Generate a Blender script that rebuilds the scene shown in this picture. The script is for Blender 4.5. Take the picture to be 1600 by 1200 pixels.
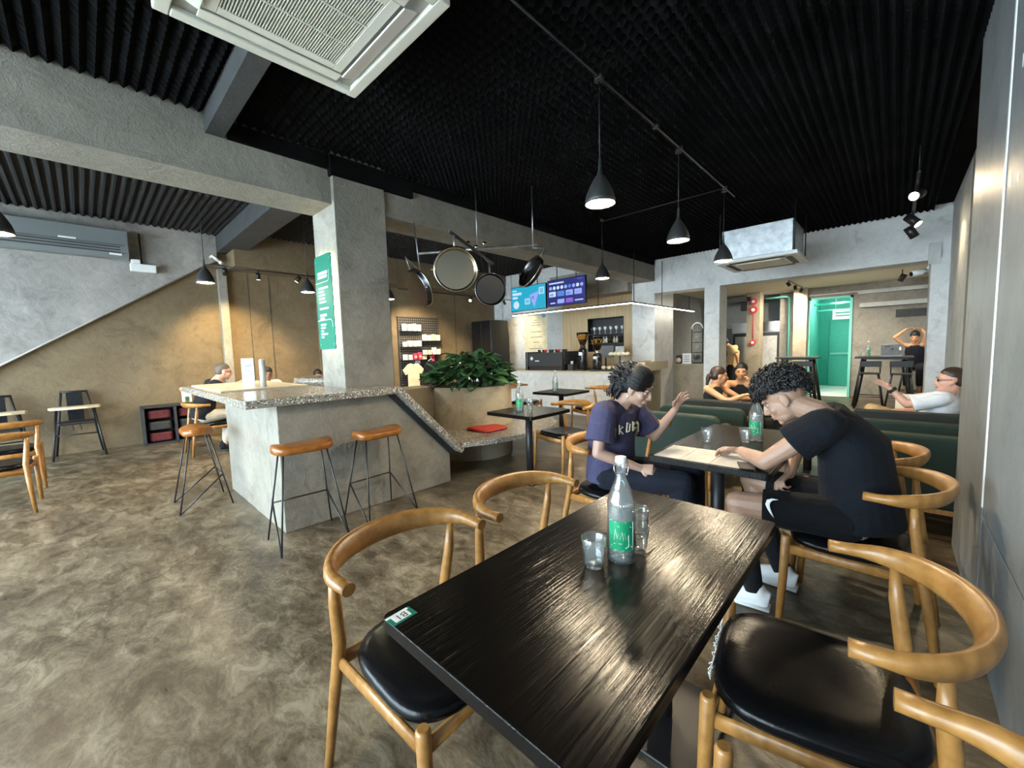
import bpy, bmesh, math, random
from mathutils import Vector, Matrix
R = math.radians
rnd = random.Random(11)
for o in list(bpy.data.objects):
    bpy.data.objects.remove(o)
S = bpy.context.scene
C = S.collection

# ------------------------------------------------------------------ camera
def make_camera():
    yaw, pitch, roll = R(43.46), R(4.76), R(1.674)
    f = Vector((-math.sin(yaw), math.cos(yaw), 0)); r = Vector((math.cos(yaw), math.sin(yaw), 0)); d = Vector((0, 0, -1))
    f2 = f * math.cos(pitch) + d * math.sin(pitch); d2 = d * math.cos(pitch) - f * math.sin(pitch)
    r3 = r * math.cos(roll) + d2 * math.sin(roll); d3 = -r * math.sin(roll) + d2 * math.cos(roll)
    cam = bpy.data.cameras.new('camera'); o = bpy.data.objects.new('camera', cam); C.objects.link(o)
    cam.sensor_width = 36; cam.lens = 632.4 / 1600 * 36; cam.clip_start = .03; cam.clip_end = 100
    m = Matrix((r3, -d3, -f2)).transposed().to_4x4(); m.translation = (0, 0, 1.4)
    o.matrix_world = m
    S.camera = o
make_camera()

# ------------------------------------------------------------------ world, daylight, exposure
W = bpy.data.worlds.new('overcast_sky'); S.world = W; W.use_nodes = True
bg = W.node_tree.nodes['Background']; bg.inputs[0].default_value = (.75, .905, 1.0, 1); bg.inputs[1].default_value = 11.5
def portal(loc, sx, sz, rot):
    l = bpy.data.lights.new('daylight_portal', 'AREA'); l.shape = 'RECTANGLE'; l.size = sx; l.size_y = sz; l.cycles.is_portal = True
    o = bpy.data.objects.new('daylight_portal', l); C.objects.link(o); o.location = loc; o.rotation_euler = rot
portal((-4.4, -4.32, 1.55), 9.6, 3.1, (R(90), 0, 0))
vs = S.view_settings
vs.view_transform = 'Standard'; vs.look = 'None'; vs.gamma = 1; vs.use_curve_mapping = False; vs.exposure = 1.12

# ------------------------------------------------------------------ materials
M = {}
def newmat(name):
    m = bpy.data.materials.new(name); m.use_nodes = True; nt = m.node_tree
    b = nt.nodes['Principled BSDF']; M[name] = m
    return m, nt, b
def nd(nt, typ, inp=None, **kw):
    n = nt.nodes.new(typ)
    for k, v in kw.items(): setattr(n, k, v)
    for k, v in (inp or {}).items():
        if hasattr(v, 'is_linked') or isinstance(v, bpy.types.NodeSocket): nt.links.new(v, n.inputs[k])
        else: n.inputs[k].default_value = v
    return n
def c4(c): return (c[0], c[1], c[2], 1)
def ramp(nt, fac, stops):
    r = nd(nt, 'ShaderNodeValToRGB', {0: fac}); e = r.color_ramp.elements
    while len(e) < len(stops): e.new(.5)
    for x, (p, c) in zip(e, stops): x.position = p; x.color = c4(c)
    return r.outputs[0]
def coords(nt, world, scale=(1, 1, 1)):
    src = nd(nt, 'ShaderNodeNewGeometry').outputs['Position'] if world else nd(nt, 'ShaderNodeTexCoord').outputs['Object']
    return nd(nt, 'ShaderNodeMapping', {0: src, 3: scale}).outputs[0]
def noise(nt, vec, scale, detail=5, rough=.6, dist=0):
    return nd(nt, 'ShaderNodeTexNoise', {'Vector': vec, 'Scale': scale, 'Detail': detail, 'Roughness': rough, 'Distortion': dist}).outputs[0]
def bump(nt, b, h, strength, dist=.01):
    n = nd(nt, 'ShaderNodeBump', {'Height': h, 'Strength': strength, 'Distance': dist}); nt.links.new(n.outputs[0], b.inputs['Normal'])
def plain(name, col, rough=.5, metal=0, spec=.5, var=0, vs_=20, bmp=0, bs=60, coat=0, emit=0):
    m, nt, b = newmat(name)
    b.inputs['Base Color'].default_value = c4(col); b.inputs['Roughness'].default_value = rough; b.inputs['Metallic'].default_value = metal
    b.inputs['Specular IOR Level'].default_value = spec; b.inputs['Coat Weight'].default_value = coat
    if var or bmp: v = coords(nt, False)
    if var:
        n = noise(nt, v, vs_)
        nt.links.new(ramp(nt, n, [(.3, [x * (1 - var) for x in col]), (.7, [min(1, x * (1 + var)) for x in col])]), b.inputs['Base Color'])
    if bmp: bump(nt, b, noise(nt, v, bs, 4), bmp, .004)
    if emit: b.inputs['Emission Color'].default_value = c4(col); b.inputs['Emission Strength'].default_value = emit
    return m
def concrete(name, lo, hi, rough=.75, sc=1.1, bm=.35):
    m, nt, b = newmat(name); v = coords(nt, True)
    big = noise(nt, v, sc, 7, .62, .6); sw = noise(nt, v, sc * 4.5, 6, .7, 2.2); fine = noise(nt, v, 70, 3)
    mx = nd(nt, 'ShaderNodeMix', {0: .38, 2: big, 3: sw}).outputs[0]
    col = ramp(nt, mx, [(.33, lo), (.5, [(a + c) / 2 for a, c in zip(lo, hi)]), (.66, hi)])
    st = ramp(nt, noise(nt, v, sc * 2.1, 8, .72, 1.0), [(.36, (.62, .62, .62)), (.47, (1, 1, 1))])
    mm = nd(nt, 'ShaderNodeMix', {0: .55, 6: col, 7: st}, data_type='RGBA', blend_type='MULTIPLY')
    nt.links.new(mm.outputs[2], b.inputs['Base Color']); b.inputs['Roughness'].default_value = rough; b.inputs['Specular IOR Level'].default_value = .35
    h = nd(nt, 'ShaderNodeMix', {0: .3, 2: sw, 3: fine}).outputs[0]
    bump(nt, b, h, bm, .02)
    return m
concrete('concrete', (.18, .166, .140), (.335, .312, .268), .75, 1.3, .6)
concrete('concrete_stair', (.20, .187, .172), (.42, .39, .365), .75, 1.0, .45)
concrete('concrete_whitened', (.54, .54, .53), (.78, .78, .77), .65, 1.5, .35)  # whitened to make up for the weak daylight this far inside
concrete('concrete_tan', (.26, .22, .155), (.42, .36, .265), .7, 1.3, .45)
concrete('pavement', (.66, .65, .63), (.78, .77, .75), .8)
concrete('concrete_smooth', (.165, .18, .187), (.26, .278, .285), .5, .8, .2)
concrete('concrete_lamplit', (.135, .097, .054), (.22, .164, .096), .7, 1.1, .55)  # tan of the warm lamplight is put into this concrete's colour
concrete('concrete_pale', (.40, .40, .39), (.62, .62, .60), .6, 1.6, .3)
concrete('concrete_island', (.165, .150, .122), (.29, .265, .22), .6, 1.9, .45)
concrete('concrete_dark', (.035, .037, .038), (.07, .072, .074), .7)
def floor_mat():
    m, nt, b = newmat('floor_polished'); v = coords(nt, True, (1, 1.7, 1))
    a = noise(nt, v, .9, 7, .6, 1.6); s = noise(nt, v, 5.2, 10, .76, .9); f = noise(nt, v, 40, 4, .7)
    mx = nd(nt, 'ShaderNodeMix', {0: .14, 2: nd(nt, 'ShaderNodeMix', {0: .62, 2: a, 3: s}).outputs[0], 3: f}).outputs[0]
    col = ramp(nt, mx, [(.36, (.028, .0195, .0115)), (.445, (.068, .051, .031)), (.51, (.130, .103, .067)), (.60, (.255, .213, .148))])
    vr = nd(nt, 'ShaderNodeTexVoronoi', {'Vector': nd(nt, 'ShaderNodeVectorMath', {0: v, 1: nd(nt, 'ShaderNodeTexNoise', {'Vector': v, 'Scale': 1.4, 'Detail': 6.}).outputs[1]}).outputs[0], 'Scale': .42}, feature='DISTANCE_TO_EDGE').outputs[0]
    cr = ramp(nt, vr, [(.0, (.45, .42, .38)), (.006, (1, 1, 1))])
    mm = nd(nt, 'ShaderNodeMix', {0: .8, 6: col, 7: cr}, data_type='RGBA', blend_type='MULTIPLY')
    nt.links.new(mm.outputs[2], b.inputs['Base Color'])
    nt.links.new(ramp(nt, s, [(.3, (.26,) * 3), (.7, (.48,) * 3)]), b.inputs['Roughness'])
    bump(nt, b, nd(nt, 'ShaderNodeMix', {0: .25, 2: s, 3: f}).outputs[0], .22, .012)
floor_mat()
def wood(name, a, c, rough=.38, sc=9, axis=(1, 1, 1), bm=.08, coat=.15):
    m, nt, b = newmat(name); v = coords(nt, False, axis)
    w = nd(nt, 'ShaderNodeTexWave', {'Vector': v, 'Scale': sc, 'Distortion': 3., 'Detail': 4., 'Detail Scale': 1.6}).outputs[1]
    n = noise(nt, v, sc * 3, 6, .6)
    mx = nd(nt, 'ShaderNodeMix', {0: .88, 2: w, 3: n}).outputs[0]
    nt.links.new(ramp(nt, mx, [(.25, a), (.72, c)]), b.inputs['Base Color']); b.inputs['Roughness'].default_value = rough
    b.inputs['Coat Weight'].default_value = coat; b.inputs['Coat Roughness'].default_value = .25
    bump(nt, b, n, bm, .003)
wood('oak', (.22, .092, .018), (.39, .19, .05))
wood('stool_wood', (.20, .062, .009), (.34, .12, .02), .3, 7)
wood('pale_wood', (.55, .42, .26), (.72, .60, .42), .5, 6)
wood('panel_wood', (.44, .31, .165), (.60, .45, .26), .55, 3, (1, 1, .12))
def black_wood():
    m, nt, b = newmat('black_wood'); v = coords(nt, False, (1, .010, 1))
    g = noise(nt, v, 120, 3, .65, .1); g2 = noise(nt, v, 300, 2, .6)
    h = nd(nt, 'ShaderNodeMix', {0: .35, 2: g, 3: g2}).outputs[0]
    nt.links.new(ramp(nt, h, [(.35, (.0025, .002, .0018)), (.7, (.010, .008, .0065))]), b.inputs['Base Color'])
    nt.links.new(ramp(nt, h, [(.35, (.26,) * 3), (.65, (.13,) * 3)]), b.inputs['Roughness']); b.inputs['Specular IOR Level'].default_value = .2
    bump(nt, b, h, .9, .0016)
black_wood()
def terrazzo():
    m, nt, b = newmat('terrazzo'); v = coords(nt, True)
    vo = nd(nt, 'ShaderNodeTexVoronoi', {'Vector': v, 'Scale': 75.}); hue = nd(nt, 'ShaderNodeSeparateColor', {0: vo.outputs['Color']}).outputs[0]
    chip = ramp(nt, hue, [(.0, (.06, .055, .05)), (.25, (.22, .2, .17)), (.62, (.33, .3, .25)), (.8, (.75, .72, .64))])
    chip.node.color_ramp.interpolation = 'CONSTANT'
    edge = ramp(nt, vo.outputs['Distance'], [(.38, (1, 1, 1)), (.5, (0, 0, 0))])
    mm = nd(nt, 'ShaderNodeMix', {0: edge, 6: (.27, .25, .215, 1), 7: chip}, data_type='RGBA')
    nt.links.new(mm.outputs[2], b.inputs['Base Color']); b.inputs['Roughness'].default_value = .22
terrazzo()
def leaf_mat():
    m, nt, b = newmat('leaf'); v = coords(nt, True)
    n = noise(nt, v, 9, 5, .6, .8)
    nt.links.new(ramp(nt, n, [(.35, (.022, .07, .03)), (.52, (.05, .135, .05)), (.68, (.16, .26, .12)), (.8, (.42, .46, .30))]), b.inputs['Base Color'])
    b.inputs['Roughness'].default_value = .32
leaf_mat()
def schlick(nt, f0, pw=5.):
    fc = nd(nt, 'ShaderNodeLayerWeight', {0: .5}).outputs[1]; p = nd(nt, 'ShaderNodeMath', {0: fc, 1: pw}, operation='POWER').outputs[0]
    return nd(nt, 'ShaderNodeMath', {0: p, 1: 1 - f0, 2: f0}, operation='MULTIPLY_ADD').outputs[0]
def thin_glass():
    m, nt, b = newmat('window_glass'); nt.nodes.remove(b)
    t = nd(nt, 'ShaderNodeBsdfTransparent', {0: (.97, .99, 1, 1)}); g = nd(nt, 'ShaderNodeBsdfGlossy', {1: .02})
    mx = nd(nt, 'ShaderNodeMixShader', {0: schlick(nt, .03), 1: t.outputs[0], 2: g.outputs[0]})
    nt.links.new(mx.outputs[0], nt.nodes['Material Output'].inputs[0])
thin_glass()
def glass(name, col=(1, 1, 1), ior=1.45, rough=0):
    m, nt, b = newmat(name); b.inputs['Base Color'].default_value = c4(col); b.inputs['Transmission Weight'].default_value = 1
    b.inputs['IOR'].default_value = ior; b.inputs['Roughness'].default_value = rough
def clear(name, tint, bright_mix, bright_col, ior=1.5):
    m, nt, b = newmat(name); nt.nodes.remove(b)
    t = nd(nt, 'ShaderNodeBsdfTransparent', {0: c4(tint)}); g = nd(nt, 'ShaderNodeBsdfGlossy', {1: .03}); d = nd(nt, 'ShaderNodeBsdfDiffuse', {0: c4(bright_col)})
    td = nd(nt, 'ShaderNodeMixShader', {0: bright_mix, 1: t.outputs[0], 2: d.outputs[0]})  # diffuse white painted in for the bright room refracted through glass and water
    mx = nd(nt, 'ShaderNodeMixShader', {0: schlick(nt, .06 if ior > 1.4 else .03, 2.6), 1: td.outputs[0], 2: g.outputs[0]})
    nt.links.new(mx.outputs[0], nt.nodes['Material Output'].inputs[0])
clear('glass', (.97, .985, .98), .045, (.8, .85, .85)); clear('water', (.90, .96, .97), .13, (.75, .82, .84), 1.33); glass('amber_glass', (.85, .62, .3))
def emis(name, col, s):
    m, nt, b = newmat(name); b.inputs['Base Color'].default_value = (0, 0, 0, 1); b.inputs['Emission Color'].default_value = c4(col); b.inputs['Emission Strength'].default_value = s
emis('warm_bulb', (1, .82, .56), 230); emis('led', (1, .93, .80), 14); emis('spot_bulb', (1, .82, .5), 60)
emis('screen_cyan', (.01, .40, .62), .46); emis('screen_navy', (.012, .016, .20), .42); emis('screen_white', (.66, .84, 1), .42); emis('screen_blue', (.10, .26, .75), .42)
emis('screen_purple', (.28, .12, .70), .4); emis('screen_lilac', (.36, .46, 1), .42); emis('sign_glow', (1, .85, .38), 30)
def foam():
    m, nt, b = newmat('foam'); v = coords(nt, True)
    nt.links.new(ramp(nt, noise(nt, v, 3, 4), [(.3, (.0045, .0045, .0048)), (.7, (.0085, .0085, .009))]), b.inputs['Base Color'])
    b.inputs['Roughness'].default_value = 1; b.inputs['Specular IOR Level'].default_value = .04
    bump(nt, b, noise(nt, v, 160, 2), .2, .004)
foam()
plain('foam_back', (.006, .0057, .0057), .9, var=.2)
plain('black_metal', (.012, .012, .013), .45); plain('black_gloss', (.01, .01, .011), .15); plain('charcoal', (.03, .03, .032), .6)
plain('black_leather', (.004, .004, .0045), .23, spec=.2, bmp=.15, bs=90); plain('brown_leather', (.06, .045, .035), .45, bmp=.1)
plain('pendant_grey', (.026, .026, .026), .5); plain('steel', (.62, .62, .62), .22, 1); plain('brushed', (.42, .43, .44), .42, 1, var=.25, vs_=12); plain('pan_dark', (.10, .10, .105), .25, 1)
plain('tinted_mirror', (.52, .45, .34), .2, 1); plain('white_paint', (.78, .79, .78), .5); plain('white_gloss', (.85, .86, .87), .2); plain('ac_cream', (.70, .69, .60), .45); plain('ac_grey', (.16, .175, .18), .4)  # mirror pan steel is tinted with the tan of the concrete it reflects
plain('grille', (.38, .38, .34), .6); plain('cream_paint', (.72, .66, .52), .7, var=.05); plain('teal', (.03, .36, .27), .5, var=.08); plain('teal_light', (.16, .55, .46), .5)
plain('sign_green', (.012, .185, .12), .35); plain('label_green', (.006, .24, .10), .4); plain('paper', (.80, .80, .78), .7, var=.04); plain('menu_paper', (.50, .485, .455), .65, var=.12, vs_=9); plain('ink', (.04, .04, .05), .6); plain('ink_blue', (.16, .35, .5), .6)
plain('red_cushion', (.42, .035, .02), .85, bmp=.2, bs=200); plain('red', (.5, .02, .03), .4); plain('pink', (.75, .05, .12), .5); plain('sofa_green', (.008, .024, .017), .8, var=.12, bmp=.15, bs=300); plain('sofa_dark', (.016, .020, .019), .85, var=.15, bmp=.15, bs=300)
plain('soil', (.03, .022, .016), .95, bmp=.6, bs=40); plain('white_plastic', (.8, .81, .8), .35); plain('white_seam', (.82, .84, .85), .4); plain('wood_tray', (.72, .58, .38), .45, var=.06)
plain('maroon', (.10, .012, .016), .8, var=.4, vs_=30); plain('skin_fair', (.40, .24, .175), .5, var=.07, vs_=14); plain('skin_man', (.35, .205, .14), .5, var=.09, vs_=14); plain('skin_tan', (.52, .26, .13), .45, var=.06); plain('skin_dark', (.30, .15, .09), .5, var=.06); plain('skin_pink', (.58, .32, .24), .5, var=.06)
plain('hair_black', (.006, .0055, .006), .55, var=.3, vs_=60); plain('hair_fade', (.055, .034, .026), .7, var=.3, vs_=90); plain('hair_brown', (.03, .016, .010), .45, var=.3, vs_=60); plain('hair_grey', (.10, .08, .065), .6, var=.3, vs_=60); plain('stubble', (.33, .20, .14), .7, var=.25, vs_=120); plain('lips', (.40, .19, .15), .5); plain('eye_white', (.38, .36, .34), .6)
def cloth(name, col, rough=.85, fold=.5):
    m, nt, b = newmat(name); v = coords(nt, False)
    f = noise(nt, v, 7, 4, .55, 1.2); w = noise(nt, v, 350, 2)
    nt.links.new(ramp(nt, f, [(.3, [x * .82 for x in col]), (.7, [x * 1.12 for x in col])]), b.inputs['Base Color'])
    b.inputs['Roughness'].default_value = rough; b.inputs['Sheen Weight'].default_value = .02; b.inputs['Specular IOR Level'].default_value = .2
    bump(nt, b, nd(nt, 'ShaderNodeMix', {0: .12, 2: f, 3: w}).outputs[0], fold, .03)
cloth('tee_navy', (.055, .052, .105)); cloth('tee_black', (.0042, .0055, .009)); cloth('pants_navy', (.009, .011, .019)); cloth('shorts_black', (.003, .003, .0045)); cloth('white_shirt', (.74, .76, .80)); cloth('tan_shirt', (.62, .44, .22)); cloth('khaki', (.46, .33, .17)); cloth('beige', (.50, .44, .34)); cloth('black_cloth', (.012, .013, .016)); cloth('rust_top', (.55, .17, .045)); cloth('cream_tee', (.78, .70, .50))

# ------------------------------------------------------------------ mesh builder
class MB:
    def __init__(s): s.v = []; s.f = []; s.sm = []; s.mi = []
    def add(s, vs, fs, smooth=False, m=0):
        k = len(s.v); s.v += [tuple(p) for p in vs]
        for f in fs: s.f.append([i + k for i in f]); s.sm.append(smooth); s.mi.append(m)
        return s
    def bb(s, x0, x1, y0, y1, z0, z1, m=0, mat=None):
        p = [Vector((x, y, z)) for z in (z0, z1) for y in (y0, y1) for x in (x0, x1)]
        if mat is not None: p = [mat @ q for q in p]
        return s.add(p, [(0, 2, 3, 1), (4, 5, 7, 6), (0, 1, 5, 4), (2, 6, 7, 3), (0, 4, 6, 2), (1, 3, 7, 5)], False, m)
    def tube(s, pts, r, n=10, cap=True, smooth=True, up=None, m=0, closed=False):
        """r: one number, a list of numbers or a list of (side, thickness) half sizes; up fixes the thickness direction."""
        P = [Vector(p) for p in pts]; k = len(P)
        rr = [(q, q) if not isinstance(q, (tuple, list)) else q for q in (r if isinstance(r, list) else [r] * k)]
        vs = []; side = None
        for i, p in enumerate(P):
            if closed: t = P[(i + 1) % k] - P[i - 1]
            else: t = P[min(i + 1, k - 1)] - P[max(i - 1, 0)]
            if t.length < 1e-9: t = Vector((0, 0, 1))
            t.normalize()
            if up is not None: u = Vector(up if not isinstance(up, list) else up[i])
            elif side is None: u = Vector((0, 0, 1)) if abs(t.z) < .9 else Vector((1, 0, 0))
            else: u = t.cross(side) * -1
            sd = t.cross(u)
            if sd.length < 1e-6: sd = t.orthogonal()
            sd.normalize(); w = sd.cross(t).normalized(); side = sd
            if up is None: side = sd
            for j in range(n):
                a = 2 * math.pi * j / n
                vs.append(p + sd * (math.cos(a) * rr[i][0]) + w * (math.sin(a) * rr[i][1]))
        fs = [(i * n + j, i * n + (j + 1) % n, (i + 1) * n + (j + 1) % n, (i + 1) * n + j) for i in range(k - 1) for j in range(n)]
        if closed: fs += [((k - 1) * n + j, (k - 1) * n + (j + 1) % n, (j + 1) % n, j) for j in range(n)]
        s.add(vs, fs, smooth, m)
        if cap and not closed:
            b = len(s.v) - k * n
            s.f += [[b + j for j in range(n)][::-1], [b + (k - 1) * n + j for j in range(n)]]; s.sm += [False, False]; s.mi += [m, m]
        return s
    def cyl(s, a, b, r, r2=None, n=14, m=0): return s.tube([a, b], [r, r if r2 is None else r2], n, m=m)
    def caps(s, a, b, ra, rb, n=12, m=0):
        a = Vector(a); b = Vector(b); t = (b - a); L = t.length; t = t / L if L > 1e-6 else Vector((0, 0, 1)); pts = []; r = []
        for q in (-1, -.8, -.5, 0): pts.append(a + t * ra * q); r.append(max(.0008, ra * math.sqrt(max(0, 1 - q * q))))
        for q in (0, .5, .8, 1): pts.append(b + t * rb * q); r.append(max(.0008, rb * math.sqrt(max(0, 1 - q * q))))
        return s.tube(pts, r, n, m=m)
    def lathe(s, prof, n=24, c=(0, 0, 0), mat=None, m=0, smooth=True):
        c = Vector(c); vs = []
        for r, z in prof:
            for j in range(n):
                a = 2 * math.pi * j / n; p = Vector((r * math.cos(a), r * math.sin(a), z))
                vs.append((mat @ p if mat is not None else p) + c)
        k = len(prof)
        fs = [(i * n + j, i * n + (j + 1) % n, (i + 1) * n + (j + 1) % n, (i + 1) * n + j) for i in range(k - 1) for j in range(n)]
        return s.add(vs, fs, smooth, m)
    def ell(s, c, r, B=None, nu=12, nv=8, m=0):
        c = Vector(c); B = B or Matrix.Identity(3); vs = []; fs = []
        if not isinstance(r, (tuple, list)): r = (r, r, r)
        for i in range(nv + 1):
            th = math.pi * i / nv
            for j in range(nu):
                ph = 2 * math.pi * j / nu; st = max(math.sin(th), .002)
                vs.append(c + B @ Vector((r[0] * st * math.cos(ph), r[1] * st * math.sin(ph), -r[2] * math.cos(th))))
        for i in range(nv):
            for j in range(nu): fs.append((i * nu + j, i * nu + (j + 1) % nu, (i + 1) * nu + (j + 1) % nu, (i + 1) * nu + j))
        fs.append(tuple(range(nu))[::-1]); fs.append(tuple(nv * nu + j for j in range(nu)))
        return s.add(vs, fs, True, m)
    def prism(s, poly, h0, h1, mat=None, m=0, smooth=False):
        """poly in xy, extruded along z, then placed with mat."""
        n = len(poly); vs = [Vector((x, y, h)) for h in (h0, h1) for x, y in poly]
        if mat is not None: vs = [mat @ v for v in vs]
        s.add(vs, [(i, (i + 1) % n, n + (i + 1) % n, n + i) for i in range(n)], smooth, m)
        k = len(s.v) - 2 * n
        s.f += [[k + i for i in range(n)][::-1], [k + n + i for i in range(n)]]; s.sm += [False, False]; s.mi += [m, m]
        return s
    def mesh(s, name, mats, bevel=0, seg=2, fixn=True):
        me = bpy.data.meshes.new(name); me.from_pydata(s.v, [], s.f)
        me.polygons.foreach_set('use_smooth', s.sm); me.polygons.foreach_set('material_index', s.mi)
        for k in (mats if isinstance(mats, (list, tuple)) else [mats]): me.materials.append(M[k])
        if bevel or fixn:
            bm = bmesh.new(); bm.from_mesh(me)
            bmesh.ops.recalc_face_normals(bm, faces=bm.faces)
            if bevel:
                ed = [e for e in bm.edges if len(e.link_faces) == 2 and e.calc_face_angle(0) > R(30)]
                bmesh.ops.bevel(bm, geom=ed, offset=bevel, segments=seg, profile=.5, affect='EDGES', clamp_overlap=True)
            bm.to_mesh(me); bm.free()
        me.update()
        return me
    def build(s, name, mats, parent=None, bevel=0, seg=2, loc=None, kind=None, label=None, cat=None, group=None):
        o = bpy.data.objects.new(name, s.mesh(name, mats, bevel, seg)); C.objects.link(o)
        if parent is not None: o.parent = parent
        if loc is not None: o.location = loc
        return tag(o, label, cat, group, kind)
def tag(o, label=None, cat=None, group=None, kind=None):
    if label: o['label'] = label
    if cat: o['category'] = cat
    if group: o['group'] = group
    if kind: o['kind'] = kind
    return o
def thing(name, label, cat, loc=(0, 0, 0), rz=0, group=None):
    o = bpy.data.objects.new(name, None); C.objects.link(o); o.empty_display_size = .1
    o.location = loc; o.rotation_euler = (0, 0, rz)
    return tag(o, label, cat, group)
def dup(root, loc=None, rz=None, label=None, group=None):
    def cp(o, par):
        c = o.copy(); C.objects.link(c); c.parent = par
        for ch in list(o.children): cp(ch, c)
        return c
    r = cp(root, None)
    if loc is not None: r.location = loc
    if rz is not None: r.rotation_euler = (0, 0, rz)
    if label: r['label'] = label
    if group: r['group'] = group
    return r
def struct(name, mb, mats, bevel=0, label=None, parent=None):
    o = mb.build(name, mats, parent, bevel); o['kind'] = 'structure'
    if label: o['label'] = label
    return o
def text(name, body, size, mat4, material, parent=None, align='LEFT', ext=.0005, spacing=1):
    cu = bpy.data.curves.new(name, 'FONT'); cu.body = body; cu.size = size; cu.extrude = ext; cu.align_x = align; cu.resolution_u = 2; cu.space_line = spacing
    t = bpy.data.objects.new(name, cu); C.objects.link(t)
    dg = bpy.context.evaluated_depsgraph_get(); me = bpy.data.meshes.new_from_object(t.evaluated_get(dg)); bpy.data.objects.remove(t)
    me.materials.clear(); me.materials.append(M[material])
    o = bpy.data.objects.new(name, me); C.objects.link(o)
    if parent is not None: o.parent = parent
    o.matrix_local = mat4
    return o
def frame(origin, right, up):
    """matrix whose x is right, y is up, z faces out."""
    r = Vector(right).normalized(); u = Vector(up).normalized(); n = r.cross(u)
    m = Matrix((r, u, n)).transposed().to_4x4(); m.translation = Vector(origin)
    return m
def roundrect(w, h, r, n=4):
    p = []
    for cx, cy, a0 in ((w / 2 - r, h / 2 - r, 0), (-w / 2 + r, h / 2 - r, 90), (-w / 2 + r, -h / 2 + r, 180), (w / 2 - r, -h / 2 + r, 270)):
        for i in range(n + 1): a = R(a0 + 90 * i / n); p.append((cx + r * math.cos(a), cy + r * math.sin(a)))
    return p

# ================================================================== STRUCTURE
struct('floor', MB().bb(-9.45, .75, -4.3, 16.3, -.12, 0), 'floor_polished')
struct('ground_outside', MB().bb(-30, 20, -34, -4.3, -.2, -.05), 'pavement')

# near right wall: four concrete panels with recessed joints over a core
wr = struct('wall_right', MB().bb(.345, .75, -4.3, 3.94, 0, 3.3), 'concrete_dark')
for y0, y1, z0, z1 in ((-4.3, -.9, .565, 3.3), (-4.3, -.9, 0, .555), (-.9, 2.84, .565, 3.3), (-.9, 2.84, 0, .555), (2.86, 3.95, 0, 3.3)):
    MB().bb(.325, .346, y0 + .004, y1 - .004, z0, z1).build('concrete_panel', 'concrete_smooth', wr, .003)
MB().bb(.321, .345, 2.838, 2.862, .6, 3.3).build('joint_filler', 'white_seam', wr, .002)
for y, z, l in ((2.62, 2.45, .05), (3.3, 2.2, .04), (2.70, 2.02, .05), (2.55, 2.0, .03)):
    MB().bb(.3235, .326, y, y + .012, z, z + l).build('white_fleck', 'white_seam', wr)  # small upright white flecks on the panel face
struct('wall_right_far', MB().bb(.52, .75, 3.94, 13.3, 0, 3.3), 'concrete_pale')
MB().bb(.50, .53, 5.9, 6.25, 0, 3.2).build('pilaster', 'concrete', bpy.data.objects['wall_right_far'], .004)

wl = struct('wall_left', MB().bb(-9.45, -9.25, -4.3, 9.3, 0, 3.8), 'concrete_lamplit')
# stair flank that stands proud of the left wall, its lower edge climbing to the right
sp = [(-4.3, -1.02), (1.66, 3.09), (1.86, 3.20), (1.86, 3.72), (-4.3, 3.72)]
sm_ = Matrix(((0, 0, 1, -9.25), (1, 0, 0, 0), (0, 1, 0, 0), (0, 0, 0, 1)))
st = MB().prism([(y, max(z, 0)) for y, z in [(-2.82, 0)] + sp[1:] + [(-4.3, 0)]], 0, .09, sm_)
struct('wall_stair', st, 'concrete_stair', .004)
e = MB().tube([(-9.155, -2.7, .08), (-9.155, 1.66, 3.09)], [(.012, .03)] * 2, 4, up=(1, 0, 0)); struct('trim_1', e, 'concrete_pale')
struct('trim_2', MB().bb(-9.25, -9.12, 1.84, 1.97, 0, 3.05), 'concrete', .004)     # boxed riser
for i, y in enumerate((2.33, 2.70, 3.62, 5.40, 7.45)):
    MB().bb(-9.253, -9.242, y, y + .012, 0, 3.05).build('shadow_gap', 'concrete_dark', wl)
MB().bb(-9.25, -9.2, 3.6, 3.66, 0, 3.0).build('conduit_riser', 'concrete_lamplit', wl, .01)
MB().bb(-9.25, -9.23, .1, 1.25, 3.1, 3.14).build('access_frame', 'concrete_lamplit', bpy.data.objects['wall_stair'])
struct('wall_bulkhead', MB().bb(-9.25, -8.7, 2.02, 9.1, 3.06, 3.75), 'concrete_lamplit')

wb = struct('wall_back', MB().bb(-9.3, -4.25, 9.05, 9.25, 0, 3.8), 'concrete_whitened')
MB().bb(-7.06, -6.46, 8.97, 9.05, 0, 2.9).build('pilaster', 'concrete_pale', wb, .004)
MB().bb(-8.9, -8.86, 9.02, 9.05, 0, 2.9).build('corner_post', 'concrete_pale', wb)
# timber cladding with the bottle niche left open
nx0, nx1, nz0, nz1 = -5.66, -4.66, 1.30, 2.13
for x0, x1, z0, z1 in ((-6.44, nx0, .9, 2.9), (nx1, -4.3, .9, 2.9), (nx0, nx1, .9, nz0), (nx0, nx1, nz1, 2.9)):
    MB().bb(x0, x1, 8.80, 9.04, z0, z1).build('timber_panel', 'panel_wood', wb)
MB().bb(-6.44, -4.3, 8.3, 9.04, 2.62, 3.2).build('timber_soffit', 'concrete', wb)

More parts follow.
